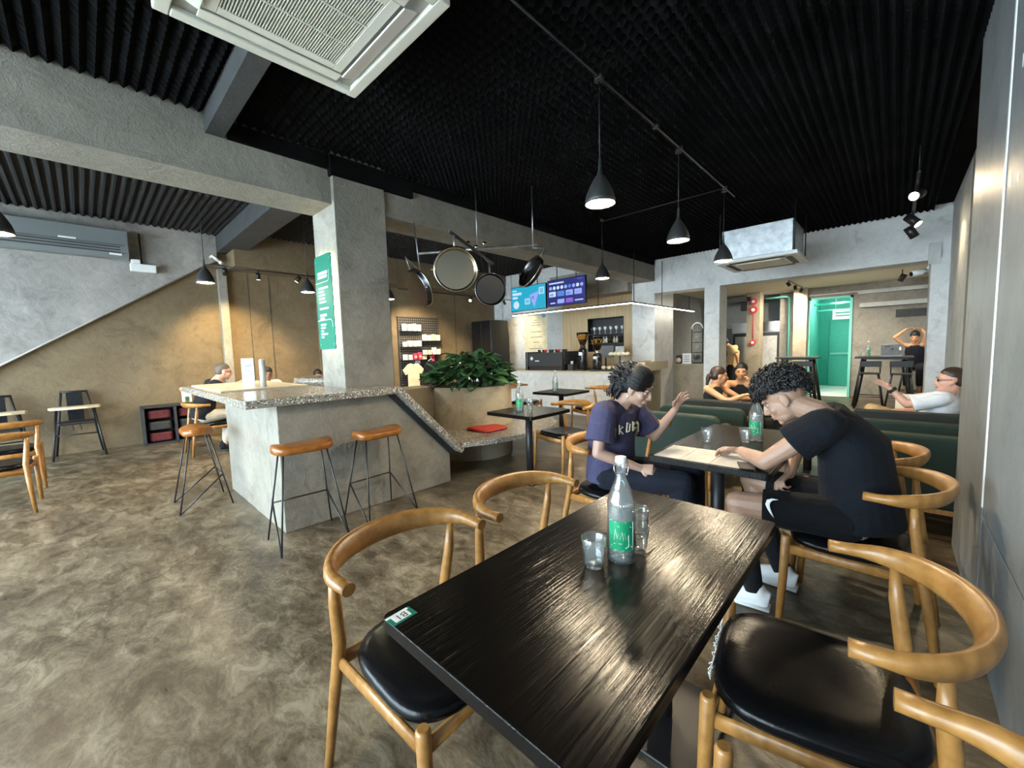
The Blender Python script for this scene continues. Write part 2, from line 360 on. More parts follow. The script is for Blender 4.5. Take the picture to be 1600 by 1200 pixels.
# column and beams of the main frame
co = struct('wall_column', MB().bb(-4.25, -3.75, 1.68, 2.19, 0, 3.3), 'concrete', .004)
struct('beam_left', MB().bb(-4.24, -3.80, -4.3, 1.68, 2.78, 3.3), 'concrete', .004)
struct('beam_middle', MB().bb(-4.22, -3.78, 2.19, 8.9, 2.78, 3.3), 'concrete', .004)
struct('beam_far', MB().bb(-3.78, .53, 8.5, 8.9, 2.52, 3.3), 'concrete_whitened', .004)
pc = struct('wall_pillar_bar', MB().bb(-4.30, -3.78, 8.5, 9.5, 0, 2.79), 'concrete_whitened', .004)
struct('wall_pillar_middle', MB().bb(-2.77, -2.49, 8.5, 8.97, 0, 2.53), 'concrete_whitened', .004)
struct('wall_pillar_right', MB().bb(.33, .53, 8.45, 8.9, 0, 2.53), 'concrete_whitened', .004)
MB().bb(.30, .42, 8.42, 8.5, 2.45, 2.75).build('junction_plate', 'concrete_pale', bpy.data.objects['wall_pillar_right'])
struct('beam_steel_main', MB().bb(-3.8, .33, .76, .88, 3.08, 3.28), 'concrete_dark', .003)
struct('beam_steel_back', MB().bb(-9.25, -4.22, 1.86, 2.24, 3.36, 3.73), 'concrete_dark', .003)

struct('trim_3', MB().bb(-3.80, -3.735, 1.66, 2.52, 3.02, 3.2).bb(-3.79, -3.74, 2.52, 8.4, 3.1, 3.2).bb(-3.81, -3.76, .9, 1.66, 3.08, 3.2), 'foam')   # black cable duct along the beam

# ceilings with egg-crate acoustic foam
def foam_sheet(name, x0, x1, y0, y1, ztop, p, ax, ay, mat, parent):
    nx = int((x1 - x0) / p * 4); ny = int((y1 - y0) / p * 4); vs = []
    for j in range(ny + 1):
        y = y0 + (y1 - y0) * j / ny; cy = abs((y / p) % 1 - .5) * 2
        for i in range(nx + 1):
            x = x0 + (x1 - x0) * i / nx; cx = abs((x / p) % 1 - .5) * 2
            vs.append((x, y, ztop - .02 - ay * cy - ax * cx))
    fs = [(j * (nx + 1) + i, (j + 1) * (nx + 1) + i, (j + 1) * (nx + 1) + i + 1, j * (nx + 1) + i + 1) for j in range(ny) for i in range(nx)]
    me = bpy.data.meshes.new(name); me.from_pydata(vs, [], fs); me.materials.append(M[mat]); me.update()
    o = bpy.data.objects.new(name, me); C.objects.link(o); o.parent = parent; o['kind'] = 'stuff'
    return o
ce = struct('ceiling', MB().bb(-3.8, .75, -4.3, 8.5, 3.28, 3.4), 'foam')
foam_sheet('acoustic_foam', -3.8, .33, -1.8, 8.5, 3.28, .066, .032, .036, 'foam', ce)
cb = struct('ceiling_back', MB().bb(-9.3, -4.2, -4.3, 9.1, 3.72, 3.84), 'foam_back')
foam_sheet('acoustic_foam', -9.25, -4.24, -1.6, 9.05, 3.72, .092, .022, .06, 'foam_back', cb)
struct('ceiling_far', MB().bb(-4.3, .75, 8.9, 13.3, 2.76, 2.9), 'cream_paint')
struct('wall_above_beam', MB().bb(-4.22, -3.8, -4.3, 9.1, 3.3, 3.84), 'concrete_dark')

# far room
wf = struct('wall_far', MB().bb(-.80, .53, 13.0, 13.2, 0, 2.9).bb(-1.66, -.80, 13.0, 13.2, 2.5, 2.9).bb(-4.3, -1.66, 13.0, 13.2, 2.72, 2.9), 'concrete')
MB().bb(-.66, .5, 12.86, 13, 2.18, 2.28).bb(-.7, .5, 12.9, 13, 2.5, 2.56).build('trunking', 'concrete_pale', wf, .004)
MB().bb(-.02, .5, 12.985, 13, 1.9, 2.08).build('cover_plate', 'concrete_dark', wf)
MB().bb(-1.68, .5, 12.93, 13, 2.55, 2.585).build('conduit', 'concrete_pale', wf)
struct('wall_column_far', MB().bb(-1.95, -1.66, 12.7, 13.2, 0, 2.76), 'concrete_tan', .004)
struct('wall_column_bell', MB().bb(-3.0, -2.68, 12.6, 13.0, 0, 2.76), 'concrete_tan', .004)
struct('wall_recess', MB().bb(-4.3, -1.9, 14.1, 14.3, 0, 2.9).bb(-4.4, -4.25, 9.5, 14.2, 0, 2.9), 'concrete_smooth')
struct('wall_recess_panel', MB().bb(-2.36, -1.95, 13.35, 13.5, 0, 2.72), 'concrete', .004)
struct('ceiling_recess', MB().bb(-4.4, -1.66, 13.2, 14.3, 2.85, 2.95), 'concrete_dark')
# teal service corridor behind the doorway
struct('wall_corridor', MB().bb(-1.92, -1.76, 13.2, 16.2, 0, 2.9), 'teal_light')
struct('wall_corridor_right', MB().bb(-.70, -.56, 13.2, 16.2, 0, 2.9), 'teal_light')
struct('wall_corridor_end', MB().bb(-1.9, -.56, 16.0, 16.2, 0, 2.9), 'teal')
struct('ceiling_corridor', MB().bb(-1.9, -.56, 13.2, 16.2, 2.86, 2.95), 'teal_light')
struct('floor_corridor', MB().bb(-1.76, -.70, 13.0, 16.0, 0, .012), 'white_paint')
d = struct('door_1', MB().bb(-1.5, -.72, 15.94, 16.0, .02, 2.06), 'teal', .004)
MB().bb(-1.46, -.76, 15.90, 15.94, .98, 1.04).build('push_bar', 'teal_light', d)
struct('trim_4', MB().bb(-1.68, -1.62, 12.96, 13.02, 0, 2.5).bb(-.84, -.79, 12.96, 13.02, 0, 2.5).bb(-1.68, -.79, 12.96, 13.02, 2.45, 2.5), 'teal_light')
for i, (z, r_) in enumerate(((2.62, .04), (2.45, .03), (2.3, .025))):
    struct('trim_%d' % (5 + i), MB().tube([(-1.75, 14.2 + .5 * i, z), (-.71, 14.0 + .6 * i, z)], r_, 10), 'teal_light')
struct('trim_8', MB().tube([(-2.1, 13.1, 0), (-2.1, 13.1, 2.56), (-2.16, 13.1, 2.62), (-2.66, 13.1, 2.62)], .028, 8), 'teal_light')

# glazed shop front that lets the daylight in (behind the photographer)
wfr = struct('wall_front', MB().bb(-9.45, .75, -4.45, -4.3, 3.1, 3.84), 'concrete')
xs = [-9.25 + i * (9.575 / 6) for i in range(7)]
for i in range(6):
    w = struct('window_%d' % (i + 1), MB().bb(xs[i], xs[i] + .05, -4.41, -4.35, 0, 3.1).bb(xs[i + 1] - .05, xs[i + 1], -4.41, -4.35, 0, 3.1).bb(xs[i] + .05, xs[i + 1] - .05, -4.41, -4.35, 0, .08).bb(xs[i] + .05, xs[i + 1] - .05, -4.41, -4.35, 3.04, 3.1), 'black_metal')
    MB().bb(xs[i] + .05, xs[i + 1] - .05, -4.385, -4.375, .08, 3.04).build('pane', 'window_glass', w)
struct('wall_end', MB().bb(.6, .75, -4.45, -4.3, 0, 3.1), 'concrete')

# ================================================================== FURNITURE
# ---- island counter with terrazzo top that folds down into the bench
isl = thing('island_counter', 'pale concrete bar island with a terrazzo top, built around the green-signed column', 'counter', (-4.3, 1.9, 0))
def L(mb, name, mats, par, bevel=0, **k):
    """geometry given in world coordinates, stored relative to the parent's place"""
    p = par
    off = Vector((0, 0, 0))
    while p is not None: off += p.location; p = p.parent
    mb.v = [(a - off.x, b - off.y, c - off.z) for a, b, c in mb.v]
    return mb.build(name, mats, par, bevel, **k)
MX = Matrix(((0, 0, 1, 0), (1, 0, 0, 0), (0, 1, 0, 0), (0, 0, 0, 1)))     # prism in (y,z), extruded along x
L(MB().prism([(1.0, 0), (2.65, 0), (2.65, .39), (2.03, 1.03), (1.0, 1.03)], -3.74, -3.47, MX), 'base', 'concrete_island', isl, .006)
L(MB().bb(-4.28, -3.74, 1.0, 1.66, 0, 1.03), 'side_base', 'concrete_island', isl)
L(MB().bb(-5.14, -4.28, 1.0, 1.66, 0, 1.03), 'return_base', 'concrete_island', isl, .006)
slab = L(MB().bb(-6.0, -3.36, .77, 1.66, 1.03, 1.09), 'terrazzo_slab', 'terrazzo', isl, .004)
L(MB().bb(-3.74, -3.36, 1.66, 2.03, 1.03, 1.09), 'slab_front_strip', 'terrazzo', isl)
L(MB().prism([(2.03, 1.09), (2.77, .35), (2.74, .315), (2.72, .32), (2.01, 1.03), (2.03, 1.03)], -3.74, -3.36, MX), 'sloping_slab', 'terrazzo', isl, .003)
L(MB().bb(-3.74, -3.36, 2.03, 2.035, 1.03, 1.09), 'slab_corner', 'terrazzo', isl)
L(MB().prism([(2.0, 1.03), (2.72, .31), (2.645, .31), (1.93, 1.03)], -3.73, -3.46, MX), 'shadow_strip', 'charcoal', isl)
L(MB().bb(-5.9, -4.46, .84, 1.6, 1.09, 1.105), 'raised_board', 'pale_wood', isl, .003)

# ---- round planter with bench ring
pl = thing('planter_bench', 'round concrete planter with a terrazzo bench seat around its foot', 'planter', (-4.31, 3.70, 0))
cx, cy = -4.31, 3.70
def arc(r, a0, a1, n=24): return [(cx + r * math.cos(R(a0 + (a1 - a0) * i / n)), cy + r * math.sin(R(a0 + (a1 - a0) * i / n))) for i in range(n + 1)]
ring = arc(.57, 0, 360, 40)[:-1]; inner = arc(.50, 0, 360, 40)[:-1]
wv = [(x, y, z) for (ps, z) in ((ring, .0), (ring, .94), (inner, .94), (inner, .80)) for x, y in ps]
n_ = 40
L(MB().add(wv, [(k * n_ + i, k * n_ + (i + 1) % n_, (k + 1) * n_ + (i + 1) % n_, (k + 1) * n_ + i) for k in range(3) for i in range(n_)], True), 'planter_wall', 'concrete_tan', pl)
L(MB().prism(inner, .5, .86), 'soil', 'soil', pl)
bp = [(-3.36, 2.74)] + [(-3.25 + .0 * t, 2.74 + t * .1) for t in range(0)] + [(-3.2, 3.1), (-3.12, 3.6), (-3.16, 4.05), (-3.32, 4.4), (-3.6, 4.62), (-4.0, 4.7), (-4.2, 4.27)] + [(x, y) for x, y in arc(.572, 80, -62, 14)] + [(-4.04, 2.76)]
L(MB().prism(bp, .365, .42), 'bench_slab', 'terrazzo', pl, .004)
L(MB().bb(-4.80, -4.42, 2.21, 3.2, 0, .95), 'side_wall', 'concrete_tan', pl)

# ---- service bar
bar = thing('service_bar', 'long concrete service bar with a timber top and open right end', 'counter', (-5.5, 7.4, 0))
L(MB().bb(-8.3, -3.62, 7.06, 7.75, 0, .895), 'front_block', 'concrete_whitened', bar, .004)
L(MB().bb(-8.3, -3.6, 7.03, 7.78, .895, .925), 'bar_top', 'pale_wood', bar, .004)
L(MB().bb(-4.2, -3.62, 7.76, 8.44, 0, .895), 'side_block', 'concrete_tan', bar, .004)
L(MB().bb(-4.2, -3.6, 7.79, 8.46, .895, .925), 'side_top', 'pale_wood', bar, .004)
rcn = thing('rear_counter', 'short concrete counter with a dark cupboard behind the white pillar', 'counter', (-3.3, 9.8, 0))
L(MB().bb(-3.76, -2.95, 9.55, 10.1, .0, .93).bb(-3.76, -2.8, 9.52, 10.15, .93, .97), 'counter_block', 'concrete_tan', rcn, .004)
L(MB().bb(-2.95, -2.9, 9.56, 10.05, 0, .90), 'cupboard_front', 'concrete_dark', rcn)

# ---- tables
def table(name, label, x0, x1, y0, y1, z=.75, t=.036, legs=1, group=None):
    xc, yc = (x0 + x1) / 2, (y0 + y1) / 2; w, h = x1 - x0, y1 - y0
    T = thing(name, label, 'table', (xc, yc, 0), 0, group)
    MB().prism(roundrect(w, h, .018, 3), z - t, z).build('tabletop', 'black_wood', T, .003)
    ps = [(0, 0)] if legs == 1 else [(0, -h * .28), (0, h * .28)]
    for px, py in ps:
        MB().cyl((px, py, .02), (px, py, z - t), .038, n=20).build('pedestal', 'black_metal', T)
        MB().bb(px - .2 * min(1, w / .6), px + .2 * min(1, w / .6), py - .2, py + .2, 0, .018).build('base_plate', 'black_metal', T, .005)
        MB().bb(px - .16, px + .16, py - .1, py + .1, z - t - .012, z - t).build('mount_plate', 'black_metal', T)
    return T
table('dining_table', 'large black wood-grain table nearest the viewer with number tag on its corner', -.91, -.29, .46, 1.68, legs=2)
table('dining_table', 'dark table with an open menu between the seated man and woman', -1.06, -.43, 2.28, 3.52, legs=2)
table('cafe_table', 'small square black pedestal table beside the red cushion', -3.17, -2.53, 2.93, 3.58)
table('cafe_table', 'small square black pedestal table in front of the white bar', -4.05, -3.42, 4.72, 5.36)
table('cafe_table', 'black low table holding a white paper between the sofas', -.92, -.38, 5.0, 5.62, .70)

# ---- horseshoe-backed wooden chairs; front is +x
def elbow_chair(label, loc, rz, group='horseshoe-backed wooden chairs', seatmat='black_leather'):
    T = thing('elbow_chair', label, 'chair', loc, rz, group)
    # seat pad
    sh = []
    for i in range(40):
        a = 2 * math.pi * i / 40; ca, sa = math.cos(a), math.sin(a); e = .62
        sx = math.copysign(abs(ca) ** e, ca); sy = math.copysign(abs(sa) ** e, sa)
        wid = .235 + .02 * sx; sh.append((sx * .24, sy * wid))
    mb = MB(); vs = []; rings = [(.90, .412), (.99, .424), (1.0, .440), (.97, .456), (.86, .466), (.6, .468), (.25, .464)]
    for k, z in rings: vs += [(x * k + .05, y * k, z) for x, y in sh]
    vs.append((.05, 0, .462)); n = 40
    fs = [(i * n + j, i * n + (j + 1) % n, (i + 1) * n + (j + 1) % n, (i + 1) * n + j) for i in range(len(rings) - 1) for j in range(n)]
    fs += [((len(rings) - 1) * n + j, (len(rings) - 1) * n + (j + 1) % n, len(vs) - 1) for j in range(n)] + [tuple(range(n))[::-1]]
    mb.add(vs, fs, True); mb.build('seat', seatmat, T)
    for s in (-1, 1):
        MB().tube([(.30, s * .245, 0), (.285, s * .242, .25), (.278, s * .240, .455), (.278, s * .240, .466)], [.0145, .0185, .0205, .015], 14).build('front_leg', 'oak', T)
        MB().tube([(-.255, s * .255, 0), (-.215, s * .232, .3), (-.185, s * .222, .46), (-.165, s * .238, .62), (-.158, s * .243, .715)], [.014, .019, .0215, .019, .0125], 14).build('back_leg', 'oak', T)
        MB().tube([(.278, s * .236, .395), (-.195, s * .222, .395)], [(.011, .024)] * 2, 8, up=(0, 0, 1)).build('side_rail', 'oak', T)
    MB().tube([(.270, -.236, .395), (.270, .236, .395)], [(.011, .026)] * 2, 8, up=(0, 0, 1)).build('front_rail', 'oak', T)
    MB().tube([(-.195, -.222, .395), (-.195, .222, .395)], [(.011, .026)] * 2, 8, up=(0, 0, 1)).build('rear_rail', 'oak', T)
    # curved back rail
    pts, rr, ups = [], [], []
    for i in range(33):
        t = -1 + 2 * i / 32; a = t * R(100)
        x = -.075 - .195 * math.cos(a) if abs(a) < R(90) else -.075 + (abs(a) - R(90)) * .42
        y = .272 * math.sin(a) if abs(a) < R(90) else math.copysign(.272 - (abs(a) - R(90)) * .02, a)
        b = math.cos(min(abs(a), R(90)))
        pts.append((x, y, .735 + .010 * b)); rr.append((.019 + .002 * (1 - b), .019 + .022 * b ** .7))
        lean = .45 * b; ups.append((-lean * math.cos(a), lean * math.sin(a), 1))
    MB().tube(pts, rr, 14, up=ups).build('back_rail', 'oak', T, .0)
    return T
ec = elbow_chair('wooden horseshoe-backed chair at the near left corner by the number tag', (-1.115, .735, 0), R(3))
def chair(label, x, y, deg): return dup(ec, (x, y, 0), R(deg), label)
chair('wooden horseshoe-backed chair tucked in beside the large bottle on the near table', -1.12, 1.36, 0)
chair('wooden horseshoe-backed chair with a frayed black seat, empty, right of the near table', -.095, 1.36, 189)
chair('wooden horseshoe-backed chair cut off at the lower right, showing one pale arm', 0.02, .715, 180)
chair('wooden horseshoe-backed chair holding the woman in the navy shirt', -1.40, 2.44, 2)
chair('wooden horseshoe-backed chair behind the raised hand of the woman in navy', -1.36, 3.14, 2)
chair('wooden horseshoe-backed chair under the man in the black shirt', -.07, 2.52, 178)
chair('wooden horseshoe-backed chair in front of the dark green sofa back', -.13, 3.17, 183)
chair('wooden horseshoe-backed chair with brown seat at the table by the red cushion', -2.74, 3.80, 258)
chair('wooden horseshoe-backed chair at the far table in front of the bar', -3.50, 5.62, 245)
chair('wooden horseshoe-backed chair half hidden behind the planter', -5.0, 5.55, 20)
chair('wooden horseshoe-backed chair at the left edge, the nearer of two', -6.12, -.66, 178)
chair('wooden horseshoe-backed chair at the left edge, the farther of two', -7.22, -.66, 182)
chair('wooden horseshoe-backed chair seating the man in the black polo', -7.5, 1.22, 92)
fr = MB()
for i in range(26):
    y = -.15 + .3 * i / 26; fr.tube([(.287, y, .43), (.293 + rnd.uniform(-.004, .006), y + rnd.uniform(-.01, .01), .44 + rnd.uniform(-.006, .01)), (.287, y + rnd.uniform(-.012, .012), .452)], .0014, 4)
fr.build('frayed_edge', 'paper', [o for o in C.objects if o.get('label', '').startswith('wooden horseshoe-backed chair with a frayed')][0], kind='stuff')

# ---- saddle stools on wire legs; long side is y, footrest faces +x
def stool(label, loc, rz):
    T = thing('bar_stool', label, 'stool', loc, rz, 'saddle bar stools at the island')
    prof = roundrect(.25, .42, .1, 6); n = len(prof); vs = []; H = .745
    def top(x, y): return .020 * min(1, (abs(y) / .2) ** 2) + .006 * math.cos(x * 20)
    for k, z, sd in ((.90, H - .052, 0), (1, H - .04, 0), (1, H - .012, .6), (.93, H - .003, 1), (.5, H - .002, 1)):
        vs += [(x * k, y * k, z + sd * top(x * k, y * k)) for x, y in prof]
    vs.append((0, 0, H + .002))
    fs = [(i * n + j, i * n + (j + 1) % n, (i + 1) * n + (j + 1) % n, (i + 1) * n + j) for i in range(4) for j in range(n)] + [(4 * n + j, 4 * n + (j + 1) % n, 5 * n) for j in range(n)] + [tuple(range(n))[::-1]]
    MB().add(vs, fs, True).build('seat', 'stool_wood', T)
    zt = H - .05; fz = .30; r = .0065
    for s in (-1, 1):
        for q in (-1, 1):
            MB().tube([(q * .07, s * .15, zt), (q * .20, s * .235, .006)], r, 8).build('leg', 'black_metal', T)
        MB().tube([(.20 - .13 * fz / zt, s * (.235 - .085 * fz / zt), fz), (-.20, s * .235, .006)], r, 8).build('brace', 'black_metal', T)
        MB().tube([(.07, s * .15, zt + .002), (-.07, s * .15, zt + .002)], r, 8).build('seat_bar', 'black_metal', T)
    yy = .235 - .085 * fz / zt
    MB().tube([(.20 - .13 * fz / zt, -yy, fz), (.20 - .13 * fz / zt, yy, fz)], r, 8).build('footrest', 'black_metal', T)
    return T
s1 = stool('wooden saddle stool at the front corner of the island, the nearest', (-3.235, 1.09, 0), R(176))
dup(s1, (-3.235, 1.70, 0), R(184), 'wooden saddle stool on the island front, beneath the sloping terrazzo')
dup(s1, (-4.85, .70, 0), R(88), 'wooden saddle stool in front of the bright narrow end of the island')

# ---- high chairs
def high_chair(label, loc, rz):
    T = thing('high_chair', label, 'high chair', loc, rz, 'black high chairs with pale trays')
    for s in (-1, 1):
        MB().tube([(.25, s * .27, 0), (-.02, s * .19, .76)], .015, 8).build('front_leg', 'black_metal', T)
        MB().tube([(-.24, s * .25, 0), (-.17, s * .13, .98)], .015, 8).build('rear_leg', 'black_metal', T)
        MB().tube([(.0, s * .195, .70), (-.2, s * .17, .70)], .012, 8).build('arm_bar', 'black_metal', T)
    MB().tube([(-.17, -.135, .965), (-.17, .135, .965)], .015, 8).build('top_bar', 'black_metal', T)
    MB().bb(-.18, .10, -.19, .19, .485, .525).build('seat', 'black_metal', T, .01)
    MB().tube([(.12, -.235, .34), (.12, .235, .34)], .01, 8).build('footrest', 'black_metal', T)
    MB().bb(-.185, -.165, -.085, .085, .53, .96).build('back_sling', 'black_cloth', T)
    tp = [(-.02, -.24), (.10, -.27), (.2, -.25), (.25, -.13), (.26, 0), (.25, .13), (.2, .25), (.10, .27), (-.02, .24)]
    MB().prism(tp, .725, .76).build('tray', 'wood_tray', T, .008)
    for y in (-.05, .03): MB().tube([(.08, y, .5), (.1, y + .01, .40)], .004, 5).build('strap', 'black_cloth', T)
    return T
h1 = high_chair('black high chair with pale tray standing alone by the stair wall', (-8.94, -.13, 0), R(0))
dup(h1, (-8.85, -.86, 0), R(4), 'black high chair with pale tray behind the wooden chairs, cut by the edge')

# ---- low shelf with folded red stock
cb_ = thing('low_shelf', 'dark open low shelf with red folded goods at the foot of the wall', 'shelf', (-9.06, 1.02, 0))
for a in ((-.17, .17, -.42, -.395, .02, .63), (-.17, .17, .395, .42, .02, .63), (-.17, .17, -.015, .015, .02, .63), (-.17, .17, -.42, .42, .62, .645), (-.17, .17, -.42, .42, 0, .03), (-.17, -.155, -.4, .4, .03, .62)):
    MB().bb(*a).build('panel', 'charcoal', cb_)
for y in (-.2, .2):
    for z, mt in ((.05, 'maroon'), (.24, 'charcoal'), (.43, 'maroon')):
        MB().prism(roundrect(.24, .3, .05), z, z + .14, Matrix.Translation((0, y, 0))).build('bin', mt, cb_, .02)
crt = thing('printed_carton', 'small printed carton with pink paper flowers on the low shelf', 'carton', (-8.98, 1.2, .645))
MB().bb(-.05, .05, -.06, .06, 0, .2).build('box', 'paper', crt)
MB().bb(.0505, .052, -.03, .03, .03, .12).build('print', 'leaf', crt)
for i in range(7): MB().ell((rnd.uniform(-.05, .05), -.06 + .02 * i, .21 + rnd.uniform(0, .05)), .035, nu=8, nv=5).build('paper_flower', 'skin_pink', crt)

# ---- sofas (backs run along x)
def sofa(label, x0, x1, y, mt, rounded):
    w = x1 - x0; T = thing('sofa', label, 'sofa', ((x0 + x1) / 2, y, 0), 0, 'low upholstered sofas')
    h = .72; r = .09 if rounded else .02
    poly = [(-w / 2, .22), (w / 2, .22)] + [(w / 2 - r + r * math.cos(R(a)), h - r + r * math.sin(R(a))) for a in (0, 30, 60, 90)] + [(-w / 2 + r + r * math.cos(R(a)), h - r + r * math.sin(R(a))) for a in (90, 120, 150, 180)]
    MB().prism(poly, -.13, 0, Matrix(((1, 0, 0, 0), (0, 0, -1, 0), (0, 1, 0, 0), (0, 0, 0, 1)))).build('backrest', mt, T, .02)
    MB().bb(-w / 2 + .02, w / 2 - .02, .131, .50, .22, .44).build('seat_cushion', mt, T, .03)
    for s in (-1, 1):
        MB().bb(s * (w / 2 - .05) - .05, s * (w / 2 - .05) + .05, .10, .46, .42, .60).build('armrest', mt, T, .035, 3)
        for yy in (.03, .42): MB().cyl((s * (w / 2 - .08), yy, 0), (s * (w / 2 - .08), yy, .19), .016).build('foot', 'oak', T)
    MB().bb(-w / 2 + .02, w / 2 - .02, 0, .5, .185, .22).build('base_rail', 'oak', T)
    return T
sofa('dark green sofa back behind the woman in navy', -2.15, -1.17, 4.0, 'sofa_green', True)
sofa('rounded dark green sofa just beyond the table of the couple', -2.0, -1.10, 4.60, 'sofa_green', True)
sofa('square black sofa where the two women sit', -2.05, -1.16, 5.22, 'sofa_dark', False)
sofa('dark green sofa back by the wall, behind the empty wooden chairs', -.28, .48, 3.97, 'sofa_green', False)
sofa('dark green sofa second from the wall end, lighter rim showing', -.28, .50, 4.57, 'sofa_green', True)
sofa('black sofa in front of the man in the white shirt', -.28, .50, 5.17, 'sofa_dark', False)

# ---- tall black tables and stools in the far room
def bar_table(label, x0, x1, y0, y1):
    T = thing('tall_table', label, 'table', ((x0 + x1) / 2, (y0 + y1) / 2, 0)); w, h = (x1 - x0) / 2, (y1 - y0) / 2
    MB().bb(-w, w, -h, h, 1.015, 1.05).build('tabletop', 'charcoal', T, .004)
    for a in (-1, 1):
        for b in (-1, 1):
            MB().tube([(a * w * .98, b * h * .95, 0), (a * (w - .14), b * (h - .1), 1.015)], [(.045, .035)] * 2, 4, up=(1, 0, 0)).build('leg', 'black_metal', T)
    MB().bb(-w + .1, w - .1, -h + .06, h - .06, .99, 1.015).build('apron', 'black_metal', T)
bar_table('tall black metal table with the laptop in the far room', -.62, .28, 11.2, 12.0)
bar_table('tall black metal table in front of the fridge', -2.05, -1.25, 11.2, 11.9)
def tall_stool(label, x, y):
    T = thing('tall_stool', label, 'stool', (x, y, 0), 0, 'black metal stools in the far room')
    MB().bb(-.16, .16, -.16, .16, .70, .73).build('seat', 'black_metal', T, .01)
    for a in (-1, 1):
        for b in (-1, 1): MB().tube([(a * .22, b * .22, 0), (a * .13, b * .13, .7)], .018, 6).build('leg', 'black_metal', T)
        MB().tube([(a * .15, .15, .71), (a * .15, .17, .95)], .012, 6).build('back_post', 'black_metal', T)
    MB().bb(-.17, .17, .155, .175, .84, .96).build('back_plate', 'black_metal', T)
    MB().tube([(-.19, -.19, .25), (.19, -.19, .25), (.19, .19, .25), (-.19, .19, .25)], .01, 6, closed=True).build('foot_ring', 'black_metal', T)
    return T
ts = tall_stool('black metal stool left under the laptop table', -.36, 11.06)
dup(ts, (.10, 11.0, 0), 0, 'black metal stool right under the laptop table')
dup(ts, (-1.5, 11.05, 0), 0, 'black metal stool at the table in front of the fridge')
dup(ts, (.28, 12.52, 0), 0, 'black metal stool under the person with raised arms')

# ================================================================== LIGHT FITTINGS
ORD = 'first second third fourth fifth sixth seventh eighth ninth tenth eleventh twelfth thirteenth fourteenth'.split()
def pendant(label, x, y, z, top, group):
    T = thing('pendant_lamp', label, 'lamp', (x, y, z), 0, group); h = top - z
    MB().cyl((0, 0, .26), (0, 0, h), .004, n=6).build('cord', 'black_metal', T)
    MB().cyl((0, 0, h - .03), (0, 0, h), .03, n=14).build('ceiling_rose', 'black_metal', T)
    MB().lathe([(.008, .30), (.012, .22), (.020, .195), (.035, .175), (.062, .13), (.088, .075), (.100, .03), (.103, .0), (.099, .0), (.095, .03), (.082, .075), (.055, .12), (.02, .16)], 28).build('shade', 'pendant_grey', T)
    MB().ell((0, 0, .016), (.094, .094, .020), nu=20, nv=8).build('bulb', 'warm_bulb', T)
for lb, x, y, z, top, g in (
        ('cone pendant lamp hanging above the near table, the largest', -1.5, 2.51, 2.375, 3.2, 'main ceiling pendants'),
        ('cone pendant lamp over the couple, second in the row toward the back', -1.52, 3.93, 2.375, 3.2, 'main ceiling pendants'),
        ('cone pendant lamp beside the hanging ceiling cassette box', -1.52, 5.3, 2.375, 3.2, 'main ceiling pendants'),
        ('cone pendant lamp in front of the concrete beam near the screens', -3.06, 5.16, 2.375, 3.2, 'main ceiling pendants'),
        ('cone pendant lamp in front of the diagonal stair edge', -6.44, 1.16, 2.37, 3.65, 'back room pendants'),
        ('cone pendant lamp just left of the green column sign', -6.56, 2.45, 2.37, 3.65, 'back room pendants'),
        ('cone pendant lamp right of the column, next to the pegboard', -6.62, 3.85, 2.37, 3.65, 'back room pendants'),
        ('cone pendant lamp glowing at the left edge under the wall cooler', -4.86, -.37, 2.37, 3.65, 'back room pendants')):
    pendant(lb, x, y, z, top, g)

def aim(o, d): o.rotation_euler = Vector(d).to_track_quat('-Z', 'Y').to_euler()
def spot(label, x, y, z, d, group, power=0, size=70, rad=.035, ln=.11, bulb=True, top=None, col=(1, .80, .50)):
    T = thing('track_spot', label, 'spotlight', (x, y, z), 0, group); d = Vector(d).normalized()
    MB().cyl(-d * ln * .5, d * ln * .5, rad, n=16).build('head', 'black_metal', T)
    if top is None: top = {'black track spotlights on the warm wall': 2.9, 'black track spotlights by the pegboard': 2.78, 'black spotlights in the right rear corner': 2.98, 'black spotlights on the cream ceiling': 2.74}.get(group)
    if top: MB().cyl((0, 0, 0), (0, 0, top - z), .008, n=8).build('stem', 'black_metal', T)
    MB().cyl(d * (ln * .5), d * (ln * .5 + .003), rad * .8, n=16).build('lens', 'spot_bulb' if bulb else 'charcoal', T)
    if power:
        l = bpy.data.lights.new('spot_light', 'SPOT'); l.energy = power; l.spot_size = R(size); l.spot_blend = .7; l.color = col; l.shadow_soft_size = .03
        o = bpy.data.objects.new('spot_light', l); C.objects.link(o); o.parent = T; o.location = d * (ln * .5 + .02); aim(o, d)
def rail(label, pts, r=.012, top=3.64):
    c = Vector(pts[0]); T = thing('light_track', label, 'light track', c)
    MB().tube([Vector(p) - c for p in pts], [(r * 1.3, r)] * len(pts), 4, up=(0, 0, 1)).build('track', 'black_metal', T)
    for p in (pts[0], pts[-1]):
        q = Vector(p) - c; MB().cyl(q + Vector((0, 0, r)), Vector((q.x, q.y, top - c.z)), .006, n=6).build('hanger', 'black_metal', T)
rail('black light track along the warm wall behind the column', [(-8.05, 1.45, 2.9), (-8.05, 4.6, 2.9)])
G = 'black track spotlights on the warm wall'
spot('black track spot lighting the wall riser, first on its track', -8.05, 1.72, 2.82, (-.75, .15, -1), G, 120, 80, col=(1, .74, .34))
spot('black track spot pointing down, second on its track', -8.05, 2.2, 2.80, (-.35, .1, -1), G, 45, 80)
spot('black track spot near the left sign edge, third on its track', -8.05, 2.85, 2.82, (-.6, -.5, -1), G, 35, 80)
rail('black light track above the merchandise pegboard', [(-7.78, 4.75, 2.78), (-7.78, 8.3, 2.78)])
G = 'black track spotlights by the pegboard'
spot('black track spot washing the pegboard', -7.78, 5.5, 2.70, (-.9, .35, -.9), G, 170, 90)
